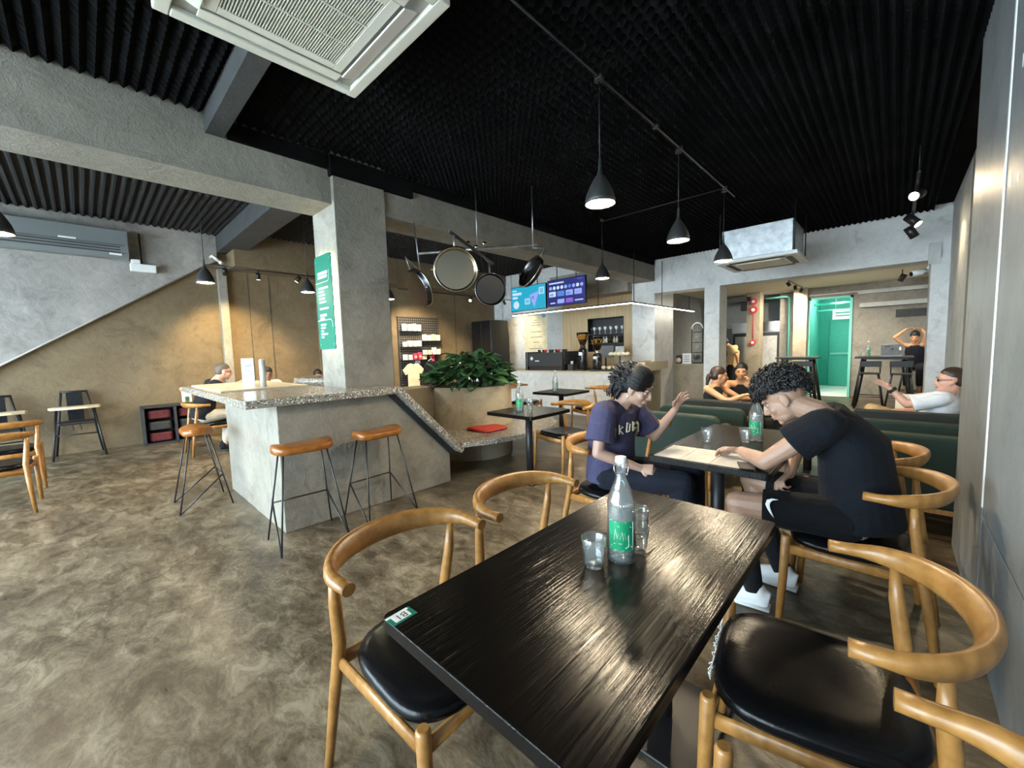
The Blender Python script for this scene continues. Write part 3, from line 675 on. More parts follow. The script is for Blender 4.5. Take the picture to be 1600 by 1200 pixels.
spot('black track spot with a bright bulb right of the pans', -7.78, 6.8, 2.70, (.3, -.6, -.5), G, 0)
spot('black track spot below the smaller round pan', -7.78, 7.3, 2.68, (-.6, .1, -1), G, 40, 70)
spot('black track spot left of the turquoise screen', -7.78, 8.0, 2.70, (-.2, .8, -.8), G, 40, 80)
rail('short black light track hanging in the right rear corner', [(.105, 5.6, 2.98), (.105, 8.0, 2.98)], top=3.22)
G = 'black spotlights in the right rear corner'
spot('bright track spot blazing near the right wall', .11, 6.05, 2.88, (-.35, -.85, -.35), G, 30, 90, .048, .15)
spot('dark track spot angled away, upper of the pair by the rear corner', .10, 7.2, 2.86, (.6, -.2, -.7), G, 10, 90, .05, .16)
spot('dark track spot angled away, lower of the pair by the rear corner', .10, 7.75, 2.82, (.5, .2, -.9), G, 0, 70, .05, .16, bulb=False)
rail('thin black light track on the cream ceiling of the far room', [(-1.74, 10.4, 2.74), (-1.74, 12.5, 2.74)], .008, 2.758)
G = 'black spotlights on the cream ceiling'
for i, (y, w) in enumerate(((10.68, 'nearest'), (11.5, 'middle'), (12.3, 'farthest'))):
    spot('small black spot on the cream ceiling track, the ' + w + ' of three', -1.74, y, 2.66, (.5 - .5 * i, .4, -1), G, 75, 150, .035, .09, bulb=False, col=(1, .9, .72))
spot('double black spot on the cream ceiling left of the camera', .05, 11.2, 2.60, (-.5, .1, -1), G, 75, 150, .05, .14, bulb=False, top=2.76, col=(1, .9, .72))

# linear lamp over the bar
ll = thing('linear_lamp', 'thin black linear lamp glowing along two sides over the bar', 'lamp', (-3.58, 7.05, 2.2))
MB().bb(-3.0, .015, -.015, .015, .012, .04).bb(-.015, .015, .015, 3.2, .012, .04).build('profile', 'black_metal', ll)
MB().bb(-3.0, .012, -.012, .012, 0, .012).bb(-.012, .012, .012, 3.2, 0, .012).build('diffuser', 'led', ll)
for x, y in ((-.7, 0), (0, .1), (0, 1.35), (0, 2.9)): MB().cyl((x, y, .04), (x, y, .95 if y < 1.4 else .34), .007, n=6).build('hanger', 'black_metal', ll)

# ================================================================== ON WALLS AND CEILING
# ceiling cassette right over the viewer
ac = thing('ceiling_cassette', 'large cream ceiling air conditioner overhead with ribbed grille and open white flap', 'air conditioner', (-2.015, .815, 2.98))
w = .475
for a in ((-w, w, -w, -w + .06), (-w, w, w - .06, w), (-w, -w + .06, -w + .06, w - .06), (w - .06, w, -w + .06, w - .06)):
    MB().bb(*a, 0, .035).build('fascia', 'ac_cream', ac, .006)
MB().bb(-w + .06, w - .06, -w + .06, w - .06, .022, .045).build('slot_bed', 'grille', ac)
for s, nm in ((1, 'y'), (-1, 'y'), (1, 'x'), (-1, 'x')):
    p = s * (w - .115)
    b = (-w + .15, w - .15, p - .037, p + .037) if nm == 'y' else (p - .037, p + .037, -w + .15, w - .15)
    tilt = Matrix.Rotation(R(s * (16 if nm == 'y' else -5)), 4, 'X' if nm == 'y' else 'Y'); cc = Vector((0, p, .003)) if nm == 'y' else Vector((p, 0, .006))
    hx = (b[1] - b[0]) / 2; hy = (b[3] - b[2]) / 2
    MB().bb(-hx, hx, -hy, hy, -.004, .004, mat=Matrix.Translation(cc) @ tilt).build('flap', 'white_gloss' if (nm == 'y' and s > 0) else 'ac_cream', ac, .002)
q = w - .16
for a in ((-q, q, -q, -q + .05), (-q, q, q - .05, q), (-q, -q + .05, -q + .05, q - .05), (q - .05, q, -q + .05, q - .05)):
    MB().bb(*a, .004, .03).build('grille_frame', 'ac_cream', ac, .003)
nsl = 44
for i in range(nsl):
    y = -q + .055 + (2 * q - .11) * i / (nsl - 1)
    MB().bb(-q + .05, q - .05, y - .0022, y + .0022, .006, .020).build('slat', 'ac_cream', ac)
for x in (-.09, .09): MB().bb(x - .003, x + .003, -q + .05, q - .05, .004, .02).build('cross_rib', 'ac_cream', ac)
MB().bb(-.4, .4, -.4, .4, .045, .2).build('housing', 'brushed', ac)
MB().bb(-w + .02, -w + .05, w - .14, w - .05, -.001, .0005).build('badge', 'white_paint', ac)

fa = thing('hanging_cassette', 'metal-clad ceiling air conditioner hung below the black ceiling near the far beam', 'air conditioner', (-1.42, 6.75, 2.52))
MB().bb(-.42, .42, -.4, .4, .05, .46).build('housing', 'brushed', fa, .006)
MB().bb(-.48, .48, -.46, .46, 0, .05).build('fascia', 'white_paint', fa, .01)
MB().bb(-.27, .27, -.27, .27, -.012, 0).build('grille', 'ac_cream', fa, .004)
for s in (-1, 1):
    MB().bb(-.33, .33, s * .36 - .035, s * .36 + .035, -.004, 0).build('outlet', 'charcoal', fa); MB().bb(s * .36 - .035, s * .36 + .035, -.3, .3, -.004, 0).build('outlet', 'charcoal', fa)
    for t in (-1, 1): MB().cyl((s * .44, t * .42, .03), (s * .44, t * .42, .70), .008, n=8).build('hanger_rod', 'black_metal', fa)

wa = thing('wall_cooler', 'long grey wall air conditioner above the stair flank', 'air conditioner', (-9.15, -.3, 3.03))
prof = [(0, 0), (.16, .0), (.24, .08), (.26, .2), (.26, .42), (0, .42)]
MB().prism(prof, -.95, .95, Matrix(((1, 0, 0, 0), (0, 0, 1, 0), (0, 1, 0, 0), (0, 0, 0, 1)))).build('case', 'ac_grey', wa, .01)
for z in (.07, .11, .15): MB().bb(.225 + (z - .07) * .35, .252 + (z - .07) * .25, -.85, .85, z, z + .012).build('louvre', 'charcoal', wa)
MB().bb(.26, .263, .2, .38, .2, .225).build('badge', 'white_paint', wa); MB().bb(.255, .262, .72, .86, .03, .06).build('badge', 'white_paint', wa)
MB().bb(.262, .266, -.9, .9, .185, .192).build('seam', 'charcoal', wa)

em = thing('emergency_light', 'small white emergency light box on a pipe below the wall cooler', 'light fitting', (-9.12, .80, 2.86))
MB().bb(0, .12, -.15, .17, 0, .12).build('box', 'white_plastic', em, .01)
MB().bb(.02, .10, -.13, -.02, .12, .19).build('ballast', 'white_plastic', em, .01)
MB().cyl((.03, .0, .12), (.03, .0, .62), .012, n=8).build('feed_pipe', 'black_metal', em)
fs_ = thing('slanted_tube', 'short white slanted pipe near the stair top', 'pipe', (-9.05, 1.75, 3.05))
MB().tube([(0, 0, .22), (0, .12, .12)], .025, 10).build('tube', 'white_plastic', fs_); MB().cyl((0, .12, .12), (.03, .15, .08), .03, n=10).build('end_cap', 'white_plastic', fs_); MB().cyl((0, 0, .20), (-.105, 0, .20), .02, n=8).build('bracket', 'white_plastic', fs_)

# surface conduit on the black ceiling
cd = thing('ceiling_conduit', 'thin dark conduit with junction clips running across the black ceiling', 'conduit', (-1.46, 3.5, 3.15))
MB().tube([(0, -2.4, 0), (0, 2.0, 0)], .007, 8).build('pipe', 'black_metal', cd); MB().tube([(0, 1.62, 0), (-1.55, 1.62, 0)], .007, 8).build('branch_pipe', 'black_metal', cd)
for y in (-1.05, -.2, .3, 1.62): MB().bb(-.022, .022, -.018, .018, -.012, .014).build('clip', 'black_metal', cd, .004).location = (0, y, 0)

# green sign on the column, warm strip behind it
sg = thing('menu_sign', 'tall green sign with white list lettering glowing at its edge on the column', 'sign', (-4.02, 1.655, 1.46))
MB().prism(roundrect(.37, .9, .035), -.006, .006, frame((0, 0, .45), (1, 0, 0), (0, 0, 1))).build('board', 'sign_green', sg, .001)
MB().bb(-.165, .165, .012, .02, .02, .88).build('light_strip', 'sign_glow', sg)
for x, z in ((-.15, .85), (.15, .85), (-.15, .05), (.15, .05)): MB().cyl((x, -.007, z), (x, .025, z), .008, n=8).build('stud', 'brushed', sg)
def sgn(x, z, widths, h, gap):
    for k, w_ in enumerate(widths): MB().bb(x, x + w_, -.0075, -.006, z - k * gap - h, z - k * gap).build('text_line', 'white_paint', sg)
sgn(-.12, .745, (.215, .205), .026, .036); sgn(-.12, .60, (.215, .115, .14, .135, .155), .017, .033); sgn(-.12, .405, (.20,), .017, .03)
sgn(-.12, .345, (.15, .10), .024, .034); sgn(-.12, .25, (.125, .105, .06, .15, .06), .017, .03)
for pts in ([(-.185, 0, .645), (.10, 0, .645), (.13, 0, .67), (.13, 0, .75)], [(-.185, 0, .285), (.12, 0, .285), (.15, 0, .26), (.15, 0, .21)]):
    MB().tube([(a, -.0075, c) for a, b, c in pts], [(.004, .001)] * 4, 4, up=(0, 1, 0)).build('line', 'white_paint', sg)

# menu screens above the bar
def screen(label, x0, x1, z0, z1, y, mt):
    T = thing('menu_screen', label, 'screen', ((x0 + x1) / 2, y, z0), 0, 'menu screens over the bar'); w = (x1 - x0) / 2; h = z1 - z0
    MB().bb(-w, w, 0, .05, 0, h).build('case', 'black_gloss', T, .004); MB().bb(-w + .012, w - .012, -.002, .001, .012, h - .012).build('display', mt, T)
    for x in (-w * .5, w * .5): MB().cyl((x, .03, h), (x, .03, h + .45), .01, n=6).build('hanger', 'black_metal', T)
    return T, w, h
def gr(T, m, x0, x1, z0, z1, r=.01): MB().prism(roundrect(x1 - x0, z1 - z0, min(r, (x1 - x0) * .45, (z1 - z0) * .45), 3), 0, .0015, frame(((x0 + x1) / 2, -.0025, (z0 + z1) / 2), (1, 0, 0), (0, 0, 1))).build('graphic', m, T)
T, w, h = screen('turquoise menu screen showing a pyramid graphic above the bar', -6.68, -5.62, 2.30, 2.86, 7.10, 'screen_cyan')
FR = lambda x, z: frame((x, -.0045, z), (1, 0, 0), (0, 0, 1))
gr(T, 'screen_white', -w + .06, -w + .19, h - .10, h - .07, .005); gr(T, 'screen_white', -w + .06, -w + .34, h - .19, h - .13, .005); gr(T, 'screen_white', -w + .06, -w + .22, h - .27, h - .22, .005)
MB().lathe([(.0, 0), (.09, 0), (.09, .001), (0, .001)], 24, mat=frame((-w + .17, -.003, .15), (1, 0, 0), (0, 0, 1)).to_3x3(), c=(-w + .17, -.003, .15)).build('graphic', 'screen_white', T)
MB().prism([(-.0, .05), (.14, .40), (-.14, .34)], 0, .0015, frame((w - .34, -.0025, 0), (1, 0, 0), (0, 0, 1))).build('graphic', 'screen_lilac', T)
gr(T, 'screen_purple', w - .42, w - .34, .24, .31); gr(T, 'screen_white', w - .20, w - .05, .33, .48); gr(T, 'screen_white', w - .62, w - .47, .14, .27); gr(T, 'screen_cyan', w - .18, w - .07, .35, .46); gr(T, 'screen_cyan', w - .60, w - .49, .16, .25)
T, w, h = screen('dark blue menu screen with rows of round icons above the bar', -5.58, -4.60, 2.32, 2.88, 7.10, 'screen_navy')
gr(T, 'screen_white', -w + .05, -w + .44, h - .09, h - .06, .004); gr(T, 'screen_purple', w - .2, w - .08, h - .06, h - .045, .003)
for i in range(9):
    x = -w + .09 + i * .1; MB().lathe([(.0, 0), (.038, 0), (.038, .001), (0, .001)], 16, mat=frame((x, -.003, .39), (1, 0, 0), (0, 0, 1)).to_3x3(), c=(x, -.003, .385)).build('graphic', ('screen_lilac', 'screen_white', 'screen_white', 'screen_white', 'screen_lilac', 'screen_blue', 'screen_lilac', 'screen_white', 'screen_lilac')[i], T)
for i in range(4): gr(T, ('screen_white', 'screen_blue', 'screen_lilac', 'screen_lilac')[i], -w + .05 + i * .22, -w + .23 + i * .22, .20, .31); gr(T, 'screen_blue', -w + .07 + i * .22, -w + .17 + i * .22, .22, .27)
for i in range(2): gr(T, ('screen_lilac', 'screen_purple')[i], -w + .27 + i * .22, -w + .45 + i * .22, .05, .14)
gr(T, 'screen_white', -w + .08, -w + .21, .055, .08, .004); gr(T, 'screen_white', w - .26, w - .06, .07, .092, .004)

# hanging pan rack with four pans
rk = thing('hanging_rack', 'crossed steel bars hung by rods below the concrete beam', 'rack', (-3.45, 3.1, 2.55))
V = lambda x, y, z: Vector((x + 3.45, y - 3.1, z - 2.55))
MB().tube([V(-4.1, 2.80, 2.56), V(-2.98, 3.62, 2.58)], .014, 10).build('crossbar', 'brushed', rk)
MB().tube([V(-3.27, 2.60, 2.6), V(-3.74, 3.66, 2.5)], .018, 10).build('crossbar', 'pendant_grey', rk)
for (a, b) in ((V(-3.72, 2.5, 2.78), V(-3.72, 2.55, 2.25)), (V(-3.45, 3.14, 3.2), V(-3.45, 3.14, 2.56)), (V(-2.98, 3.55, 3.2), V(-2.98, 3.55, 2.52))): MB().cyl(a, b, .007, n=8).build('rod', 'brushed', rk)
for p in (V(-3.5, 3.05, 2.6), V(-3.4, 3.2, 2.6), V(-3.45, 3.12, 2.56)): MB().ell(p, .028, nu=10, nv=6).build('clamp', 'steel', rk)
def pan(label, c, n, r, hdl, mt, hook=None):
    T = thing('hanging_pan', label, 'pan', c, 0, 'round pans on the hanging rack'); n = Vector(n).normalized(); B = n.to_track_quat('Z', 'Y').to_matrix()
    MB().lathe([(.0005, 0), (r * .93, 0)], 48, mat=B, smooth=False).lathe([(r * .93, 0), (r * .985, .006), (r, .045), (r * 1.03, .047), (r * 1.0, .052), (r * .97, .048), (r * .9, .006)], 48, mat=B).lathe([(r * .9, .006), (.0005, .006)], 48, mat=B, smooth=False).build('bowl', mt, T)
    MB().lathe([(r * 1.0, .045), (r * 1.035, .045), (r * 1.035, .053), (r * 1.0, .053)], 40, mat=B).build('rim', 'steel', T)
    h = Vector(hdl); MB().tube([h * r * .98, h * (r + .06), h * (r + .13)], [(.012, .005), (.009, .005), (.012, .006)], 8, up=tuple(n)).build('handle', 'brushed', T)
    if hook: MB().tube([h * (r + .12), Vector(hook) - Vector(c)], .005, 6).build('hook', 'brushed', T)
    s = h.cross(n)
    for t in (-1, 1): MB().cyl(s * t * r, s * t * (r + .03), .006, n=6).build('side_lug', 'brushed', T)
UP = (0, 0, 1)
pan('large round mirror-bright pan facing the room on the hanging rack', (-3.30, 2.69, 2.235), (.80, -.52, -.06), .215, UP, 'tinted_mirror', (-3.29, 2.66, 2.595))
pan('medium grey round pan right of the large bright pan', (-3.42, 3.29, 2.105), (.80, -.55, -.12), .178, UP, 'pan_dark', (-3.60, 3.34, 2.53))
pan('dark pan seen almost edge-on left of the large bright pan', (-3.62, 2.43, 2.06), (.16, .93, .42), .20, (0, -.35, .94), 'pan_dark', (-3.72, 2.55, 2.27))
pan('steel pan seen edge-on in front of the turquoise screen', (-2.97, 3.53, 2.25), (-.25, -.80, .42), .185, (.25, .35, .9), 'pan_dark', (-2.98, 3.55, 2.53))

# ================================================================== BOTTLES AND GLASSES
def water_bottle(label, loc, rz, s=1, group='green-labelled water bottles', detail=True):
    T = thing('water_bottle', label, 'bottle', loc, rz, group); k = s
    prof = [(0, .004), (.036, .0), (.042, .006), (.042, .175), (.040, .192), (.030, .222), (.019, .246), (.0155, .262), (.015, .292), (.0175, .296), (.0175, .304), (.013, .304)]
    inn = [(.0105, .30), (.0115, .262), (.016, .245), (.027, .220), (.0365, .191), (.0385, .175), (.0385, .012), (.034, .007), (0, .008)]
    MB().lathe([(r * k, z * k) for r, z in prof + inn], 36).build('bottle_glass', 'glass', T)
    MB().lathe([(r * k, z * k) for r, z in [(0, .0075), (.0345, .0065), (.0389, .012), (.0389, .168), (0, .168)]], 36).build('water', 'water', T)
    # wrapped label
    vs = []; na = 14
    for z in (.045, .135):
        for i in range(na + 1): a = R(-62 + 108 * i / na); vs.append((.0424 * k * math.cos(a), .0424 * k * math.sin(a), z * k))
    lab = MB().add(vs, [(i, i + 1, na + 2 + i, na + 1 + i) for i in range(na)], True).build('label', 'label_green', T)
    if detail:
        def wrap(a, z, r=.0427): return (r * k * math.cos(R(a)), r * k * math.sin(R(a)), z * k)
        for pts in ([(-60, .047), (-30, .047), (0, .047), (44, .047)], [(44, .047), (44, .075), (44, .105), (44, .133)], [(44, .133), (10, .133), (-30, .133), (-60, .133)]):
            MB().tube([wrap(a, z) for a, z in pts], .0007, 4).build('border', 'white_paint', lab)
        for pts in ([(-36, .075), (-30, .112), (-22, .082), (-16, .098)], [(-12, .08), (-4, .108), (2, .078), (8, .100), (14, .082)], [(-38, .066), (-10, .068), (22, .064)], [(22, .094), (24, .06), (10, .055)], [(-20, .122), (-14, .118)], [(30, .12), (36, .116)], [(-50, .06), (-46, .056)], [(34, .056), (38, .06)]):
            MB().tube([wrap(a, z) for a, z in pts], .0009, 4).build('script_mark', 'white_paint', lab)
        for i in range(5): MB().tube([wrap(62, .05 + .008 * i), wrap(84, .05 + .008 * i)], [(.0022, .0004)] * 2, 4).build('print_line', 'ink', lab)
    MB().cyl((0, 0, .302 * k), (0, 0, .322 * k), .0165 * k, n=18).build('stopper', 'white_plastic', T, .002)
    for sd in (-1, 1): MB().tube([(0, sd * .0185 * k, .314 * k), (.004 * k, sd * .021 * k, .285 * k), (.012 * k, sd * .017 * k, .268 * k)], .0013 * k, 6).build('wire_clip', 'steel', T)
    MB().tube([(.017 * k * math.cos(R(a)), .017 * k * math.sin(R(a)), .268 * k) for a in range(0, 360, 24)], .0012 * k, 6, closed=True).build('wire_ring', 'steel', T)
    return T
def tumbler(label, loc, rz=0, group='faceted water tumblers'):
    T = thing('tumbler', label, 'glass', loc, rz, group); vs = []; n = 40
    def rad(r, z, j):
        f = max(0, min(1, (.055 - z) / .01)) * max(0, min(1, z / .004)); a = (j % 4) / 4 * 2 * math.pi
        return r * (1 - .045 * f * (1 - math.cos(a)) / 2)
    prof = [(.0001, .003), (.024, 0), (.0275, .003), (.030, .02), (.0325, .045), (.0338, .055), (.0345, .062), (.0372, .092), (.0362, .093), (.0350, .092), (.0325, .062), (.0285, .02), (.024, .014), (.0001, .012)]
    for r, z in prof: vs += [(rad(r, z, j) * math.cos(2 * math.pi * j / n), rad(r, z, j) * math.sin(2 * math.pi * j / n), z) for j in range(n)]
    MB().add(vs, [(i * n + j, i * n + (j + 1) % n, (i + 1) * n + (j + 1) % n, (i + 1) * n + j) for i in range(len(prof) - 1) for j in range(n)], True).build('cup', 'glass', T)
    return T
wbt = water_bottle('clear water bottle with green label in the middle of the near table', (-.59, 1.09, .75), R(-55))
tb = tumbler('empty tumbler standing alone beside the bottle on the near table', (-.632, 1.0, .75))
dup(tb, (-.575, 1.165, .75), 0, 'lower tumbler of the stacked pair behind the near bottle')
dup(tb, (-.575, 1.165, .800), .3, 'upper tumbler of the stacked pair behind the near bottle')
dup(wbt, (-.66, 3.06, .75), R(-85), 'water bottle with green label in front of the face of the man in black')
dup(tb, (-.90, 2.84, .75), 0, 'tumbler standing alone in the middle of the couple\'s table')
dup(tb, (-.70, 2.97, .75), .5, 'tumbler beside the bottle behind the hand of the man in black')
dup(wbt, (-2.90, 3.17, .75), R(-50), 'water bottle with green label on the table by the red cushion')
dup(tb, (-2.80, 3.22, .75), 0, 'lower tumbler of the stacked pair by the red cushion')
dup(tb, (-2.80, 3.22, .80), .3, 'upper tumbler of the stacked pair by the red cushion')
dup(wbt, (-3.80, 4.98, .75), R(60), 'water bottle turned label-away on the far table before the bar')
dup(wbt, (-.42, 11.5, 1.05), R(-40), 'pale water bottle beside the laptop')
dup(wbt, (-.80, 5.15, .70), R(100), 'water bottle on the black low table between the sofas')
dup(tb, (-.70, 5.2, .70), 0, 'tumbler on the black low table between the sofas')
dup(tb, (-.55, 11.45, 1.05), 0, 'tumbler left of the bottle on the laptop table')

# number tag on the near table
nt_ = thing('number_tag', 'white and green table number tag reading B1 on the table corner', 'tag', (-.868, .492, .7502), R(92))
MB().bb(-.034, .034, -.020, .020, 0, .0006).build('plate', 'sign_green', nt_)
MB().bb(-.034, .028, .012, .020, .0006, .0009).build('band', 'paper', nt_); MB().bb(-.022, .022, -.013, .012, .0006, .0009).build('white_field', 'paper', nt_)
text('lettering', 'B1', .030, Matrix.Translation((0.001, .0105, .0010)) @ Matrix.Rotation(math.pi, 4, 'Z'), 'ink', nt_, 'CENTER', .0001)

# open menu on the couple's table
mn = thing('open_menu', 'unfolded pale printed menu lying on the couple\'s table edge', 'menu', (-.80, 2.46, .7505), R(1))
for i in range(3):
    MB().bb(-.23 + .155 * i, -.078 + .155 * i, -.155, .155, 0, .0012).build('leaf', 'menu_paper', mn)
    for k in range(9): MB().bb(-.21 + .155 * i, -.21 + .155 * i + rnd.uniform(.04, .11), -.13 + .03 * k, -.126 + .03 * k, .0012, .0015).build('print_line', 'ac_grey', mn)
pp = thing('paper_sheet', 'white paper sheet on the black low table between the sofas', 'paper', (-.60, 5.22, .7005))
MB().bb(-.12, .12, -.15, .15, 0, .002).build('sheet', 'white_gloss', pp)
ph = thing('phone', 'black phone in the hand of the man in black', 'phone', (-.545, 2.335, .757), R(20))
MB().bb(-.036, .036, -.07, .07, 0, .008).build('body', 'black_gloss', ph, .003)
MB().bb(-.033, .033, -.066, .066, .008, .0083).build('screen', 'charcoal', ph)

# ================================================================== ON THE ISLAND
ms = thing('menu_stand', 'white upright card with blue border on the island', 'card', (-5.08, 1.22, 1.105), R(-46))
ms.rotation_euler = (0, 0, R(48))
MB().bb(-.062, .062, -.006, .006, 0, .29).build('card', 'white_gloss', ms); MB().bb(-.065, .065, -.03, .03, 0, .006).build('foot', 'white_gloss', ms)
for a in ((-.045, .045, .04, .046), (-.045, .045, .254, .26), (-.045, -.039, .046, .254), (.039, .045, .046, .254)): MB().bb(a[0], a[1], -.0075, -.006, a[2], a[3]).build('border', 'ink_blue', ms)
MB().tube([(-.04, -.007, .10), (.04, -.007, .12), (.03, -.007, .15), (-.03, -.007, .17), (-.03, -.007, .2), (.04, -.007, .22)], [(.006, .001)] * 6, 4, up=(0, 1, 0)).build('emblem', 'ink_blue', ms)
cu = thing('straw_jar', 'tall clear patterned tube on the island beside the white card', 'jar', (-4.64, 1.24, 1.105))
MB().lathe([(0, 0), (.028, 0), (.028, .27), (.024, .27), (.024, .006), (0, .006)], 20).build('tube', 'concrete_pale', cu)
for i in range(6): MB().cyl((.011 * math.cos(i), .011 * math.sin(i), .01), (.014 * math.cos(i + .3), .014 * math.sin(i + .3), .28), .0045, n=6).build('straw', 'white_paint', cu)
gb = thing('terrazzo_basin', 'low round terrazzo basin behind the column side', 'basin', (-5.15, 2.24, .70))
MB().lathe([(.0, 0), (.5, 0), (.52, .40), (.52, .44), (.48, .44), (.46, .1), (0, .08)], 36).build('bowl', 'terrazzo', gb); MB().cyl((0, 0, -.70), (0, 0, 0), .3, n=24).build('foot', 'concrete_pale', gb)
dt = thing('dining_table', 'pale table behind the island where the man in the polo leans', 'table', (-7.45, 2.0, 0))
MB().bb(-.35, .35, -.4, .5, .71, .75).build('tabletop', 'pale_wood', dt, .005); MB().cyl((0, 0, .02), (0, 0, .71), .04).build('pedestal', 'black_metal', dt); MB().bb(-.22, .22, -.22, .22, 0, .02).build('base_plate', 'black_metal', dt)
rc = thing('seat_cushion', 'flat red square cushion on the terrazzo bench', 'cushion', (-3.69, 3.42, .4215), R(2))
MB().prism(roundrect(.38, .38, .04), 0, .035).build('pad', 'red_cushion', rc, .012)
MB().tube([(x, y, .018) for x, y in roundrect(.386, .386, .042)], .005, 6, closed=True).build('piping', 'red', rc)

# ---- plant in the planter
pt = thing('planter_plant', 'big bushy green foliage plant filling the round planter', 'plant', (-4.31, 3.70, .86))
def leaf_mesh(L_, W_, cup, droop):
    vs = []; n = 6
    for i in range(n + 1):
        t = i / n; w = W_ * math.sin(math.pi * min(1, t * .92 + .05)) ** .75; z = -droop * t * t * L_
        for s in (-1, 0, 1): vs.append((t * L_, s * w, z + (cup * w if s else 0)))
    return vs, [(i * 3 + s, i * 3 + s + 1, (i + 1) * 3 + s + 1, (i + 1) * 3 + s) for i in range(n) for s in (0, 1)]
variants = []
for k in range(6):
    vs, fs = leaf_mesh(rnd.uniform(.17, .24), rnd.uniform(.045, .07), rnd.uniform(.2, .5), rnd.uniform(.1, .6)); variants.append(MB().add(vs, fs, True).mesh('leaf', 'leaf'))
for i in range(290):
    a = rnd.uniform(0, 2 * math.pi); q = math.sqrt(rnd.random()) * .50; el = rnd.uniform(-.1, 1.3) * (1 - q * .8)
    hh = (.52 * (1 - (q / .62) ** 2)) * rnd.uniform(.25, 1.0) + rnd.uniform(.0, .08)
    o = bpy.data.objects.new('leaf', variants[i % 6]); C.objects.link(o); o.parent = pt
    o.location = (q * math.cos(a) * 1.0, q * math.sin(a) * .95, hh); o.rotation_euler = (rnd.uniform(-.6, .6), -el * rnd.uniform(.3, 1), a + rnd.uniform(-.9, .9)); s = rnd.uniform(.7, 1.25); o.scale = (s, s, s)
for i in range(26):
    a = rnd.uniform(0, 6.28); q = rnd.uniform(.05, .35); MB().tube([(q * .5 * math.cos(a), q * .5 * math.sin(a), -.01), (q * math.cos(a), q * math.sin(a), .28)], .008, 5).build('stem', 'leaf', pt)

# ================================================================== BAR EQUIPMENT
Zb = .925
es = thing('espresso_machine', 'wide matt black espresso machine on the bar with cups on top', 'coffee machine', (-5.75, 7.42, Zb))
MB().bb(-.5, .5, -.26, .26, .08, .40).build('body', 'charcoal', es, .02); MB().bb(-.56, -.5, -.28, .28, 0, .42).build('side_panel', 'black_gloss', es, .01); MB().bb(.5, .56, -.28, .28, 0, .42).build('side_panel', 'black_gloss', es, .01)
MB().bb(-.48, .48, -.24, .24, .0, .08).build('drip_base', 'black_metal', es)
MB().prism([(0, .05), (.05, 0), (0, -.05), (-.05, 0)], 0, .003, frame((-.38, -.262, .27), (1, 0, 0), (0, 0, 1))).build('emblem', 'white_paint', es); MB().bb(-.28, -.16, -.262, -.26, .2, .225).build('badge', 'white_paint', es)
for i in range(9):
    c = thing('coffee_cup', ORD[i] + ' small cup from the left on top of the espresso machine', 'cup', (-6.1 + i * .095, 7.40 + .05 * (i % 2), Zb + .402), 0, 'cups on the espresso machine')
    MB().lathe([(0, 0), (.025, 0), (.04, .065), (.036, .065), (.022, .006), (0, .006)], 14).build('bowl', ('charcoal', 'sofa_green', 'red', 'charcoal')[i % 4], c)
    MB().tube([(.038, 0, .05), (.058, 0, .04), (.034, 0, .018)], .005, 6).build('handle', ('charcoal', 'sofa_green', 'red', 'charcoal')[i % 4], c)
def grinder(label, x, h, mt):
    T = thing('coffee_grinder', label, 'grinder', (x, 7.36, Zb)); b = h - .34
    MB().cyl((0, 0, .03), (0, 0, b), .10, .09, n=20).build('body', 'black_gloss', T, .01); MB().bb(-.11, .11, -.16, .12, 0, .03).build('base', 'black_metal', T)
    MB().cyl((0, 0, b), (0, 0, b + .06), .06, n=16).build('collar', mt, T); MB().lathe([(.05, b + .06), (.13, b + .27), (.13, h), (.12, h), (.12, b + .27), (.04, b + .06)], 20).build('hopper', 'amber_glass', T)
    MB().lathe([(.0, h + .015), (.135, h + .01), (.135, h), (0, h)], 20).build('lid', 'black_metal', T); MB().cyl((0, -.09, b * .62), (0, -.16, b * .55), .025, n=10).build('spout', 'black_metal', T); MB().bb(-.045, .045, -.095, -.085, b * .7, b * .85).build('display', 'white_paint', T)
    MB().lathe([(.0, b + .07), (.06, b + .10), (.10, b + .2), (0, b + .2)], 16).build('beans', 'soil', T)
grinder('taller coffee grinder with a cone hopper on the bar', -4.86, .80, 'black_metal'); grinder('shorter coffee grinder with a steel collar on the bar', -4.50, .69, 'steel')
kb = thing('knock_box', 'small dark box with white cup between machine and grinder', 'box', (-5.10, 7.32, Zb)); MB().bb(-.07, .07, -.1, .1, 0, .14).build('body', 'charcoal', kb, .01); MB().cyl((0, -.02, .14), (0, -.02, .2), .03, n=12).build('cup', 'white_paint', kb)
tbk = thing('till_screen', 'pair of dark flat screens standing on the bar below the niche', 'screen', (-4.55, 8.15, 0))
MB().bb(-.42, -.02, -.02, .02, 1.17, 1.44).build('screen', 'ac_grey', tbk, .005); MB().bb(.04, .24, -.03, .0, 1.22, 1.42).build('side_screen', 'concrete_pale', tbk, .005); MB().bb(-.3, -.14, -.08, .08, 0, .9).build('stand', 'charcoal', tbk); MB().cyl((-.22, 0, .9), (-.22, 0, 1.2), .02).build('post', 'black_metal', tbk); MB().cyl((.14, -.01, .0), (.14, -.01, 1.23), .02).build('post', 'black_metal', tbk)
dc = thing('pastry_case', 'low glass pastry case full of baked goods on the bar', 'display case', (-4.05, 7.40, Zb))
MB().bb(-.30, .34, -.24, .24, 0, .03).build('tray', 'black_metal', dc); MB().bb(-.30, .34, -.24, -.235, .03, .30).build('glass_front', 'window_glass', dc); MB().bb(-.30, .34, -.24, .2, .30, .305).build('glass_top', 'window_glass', dc)
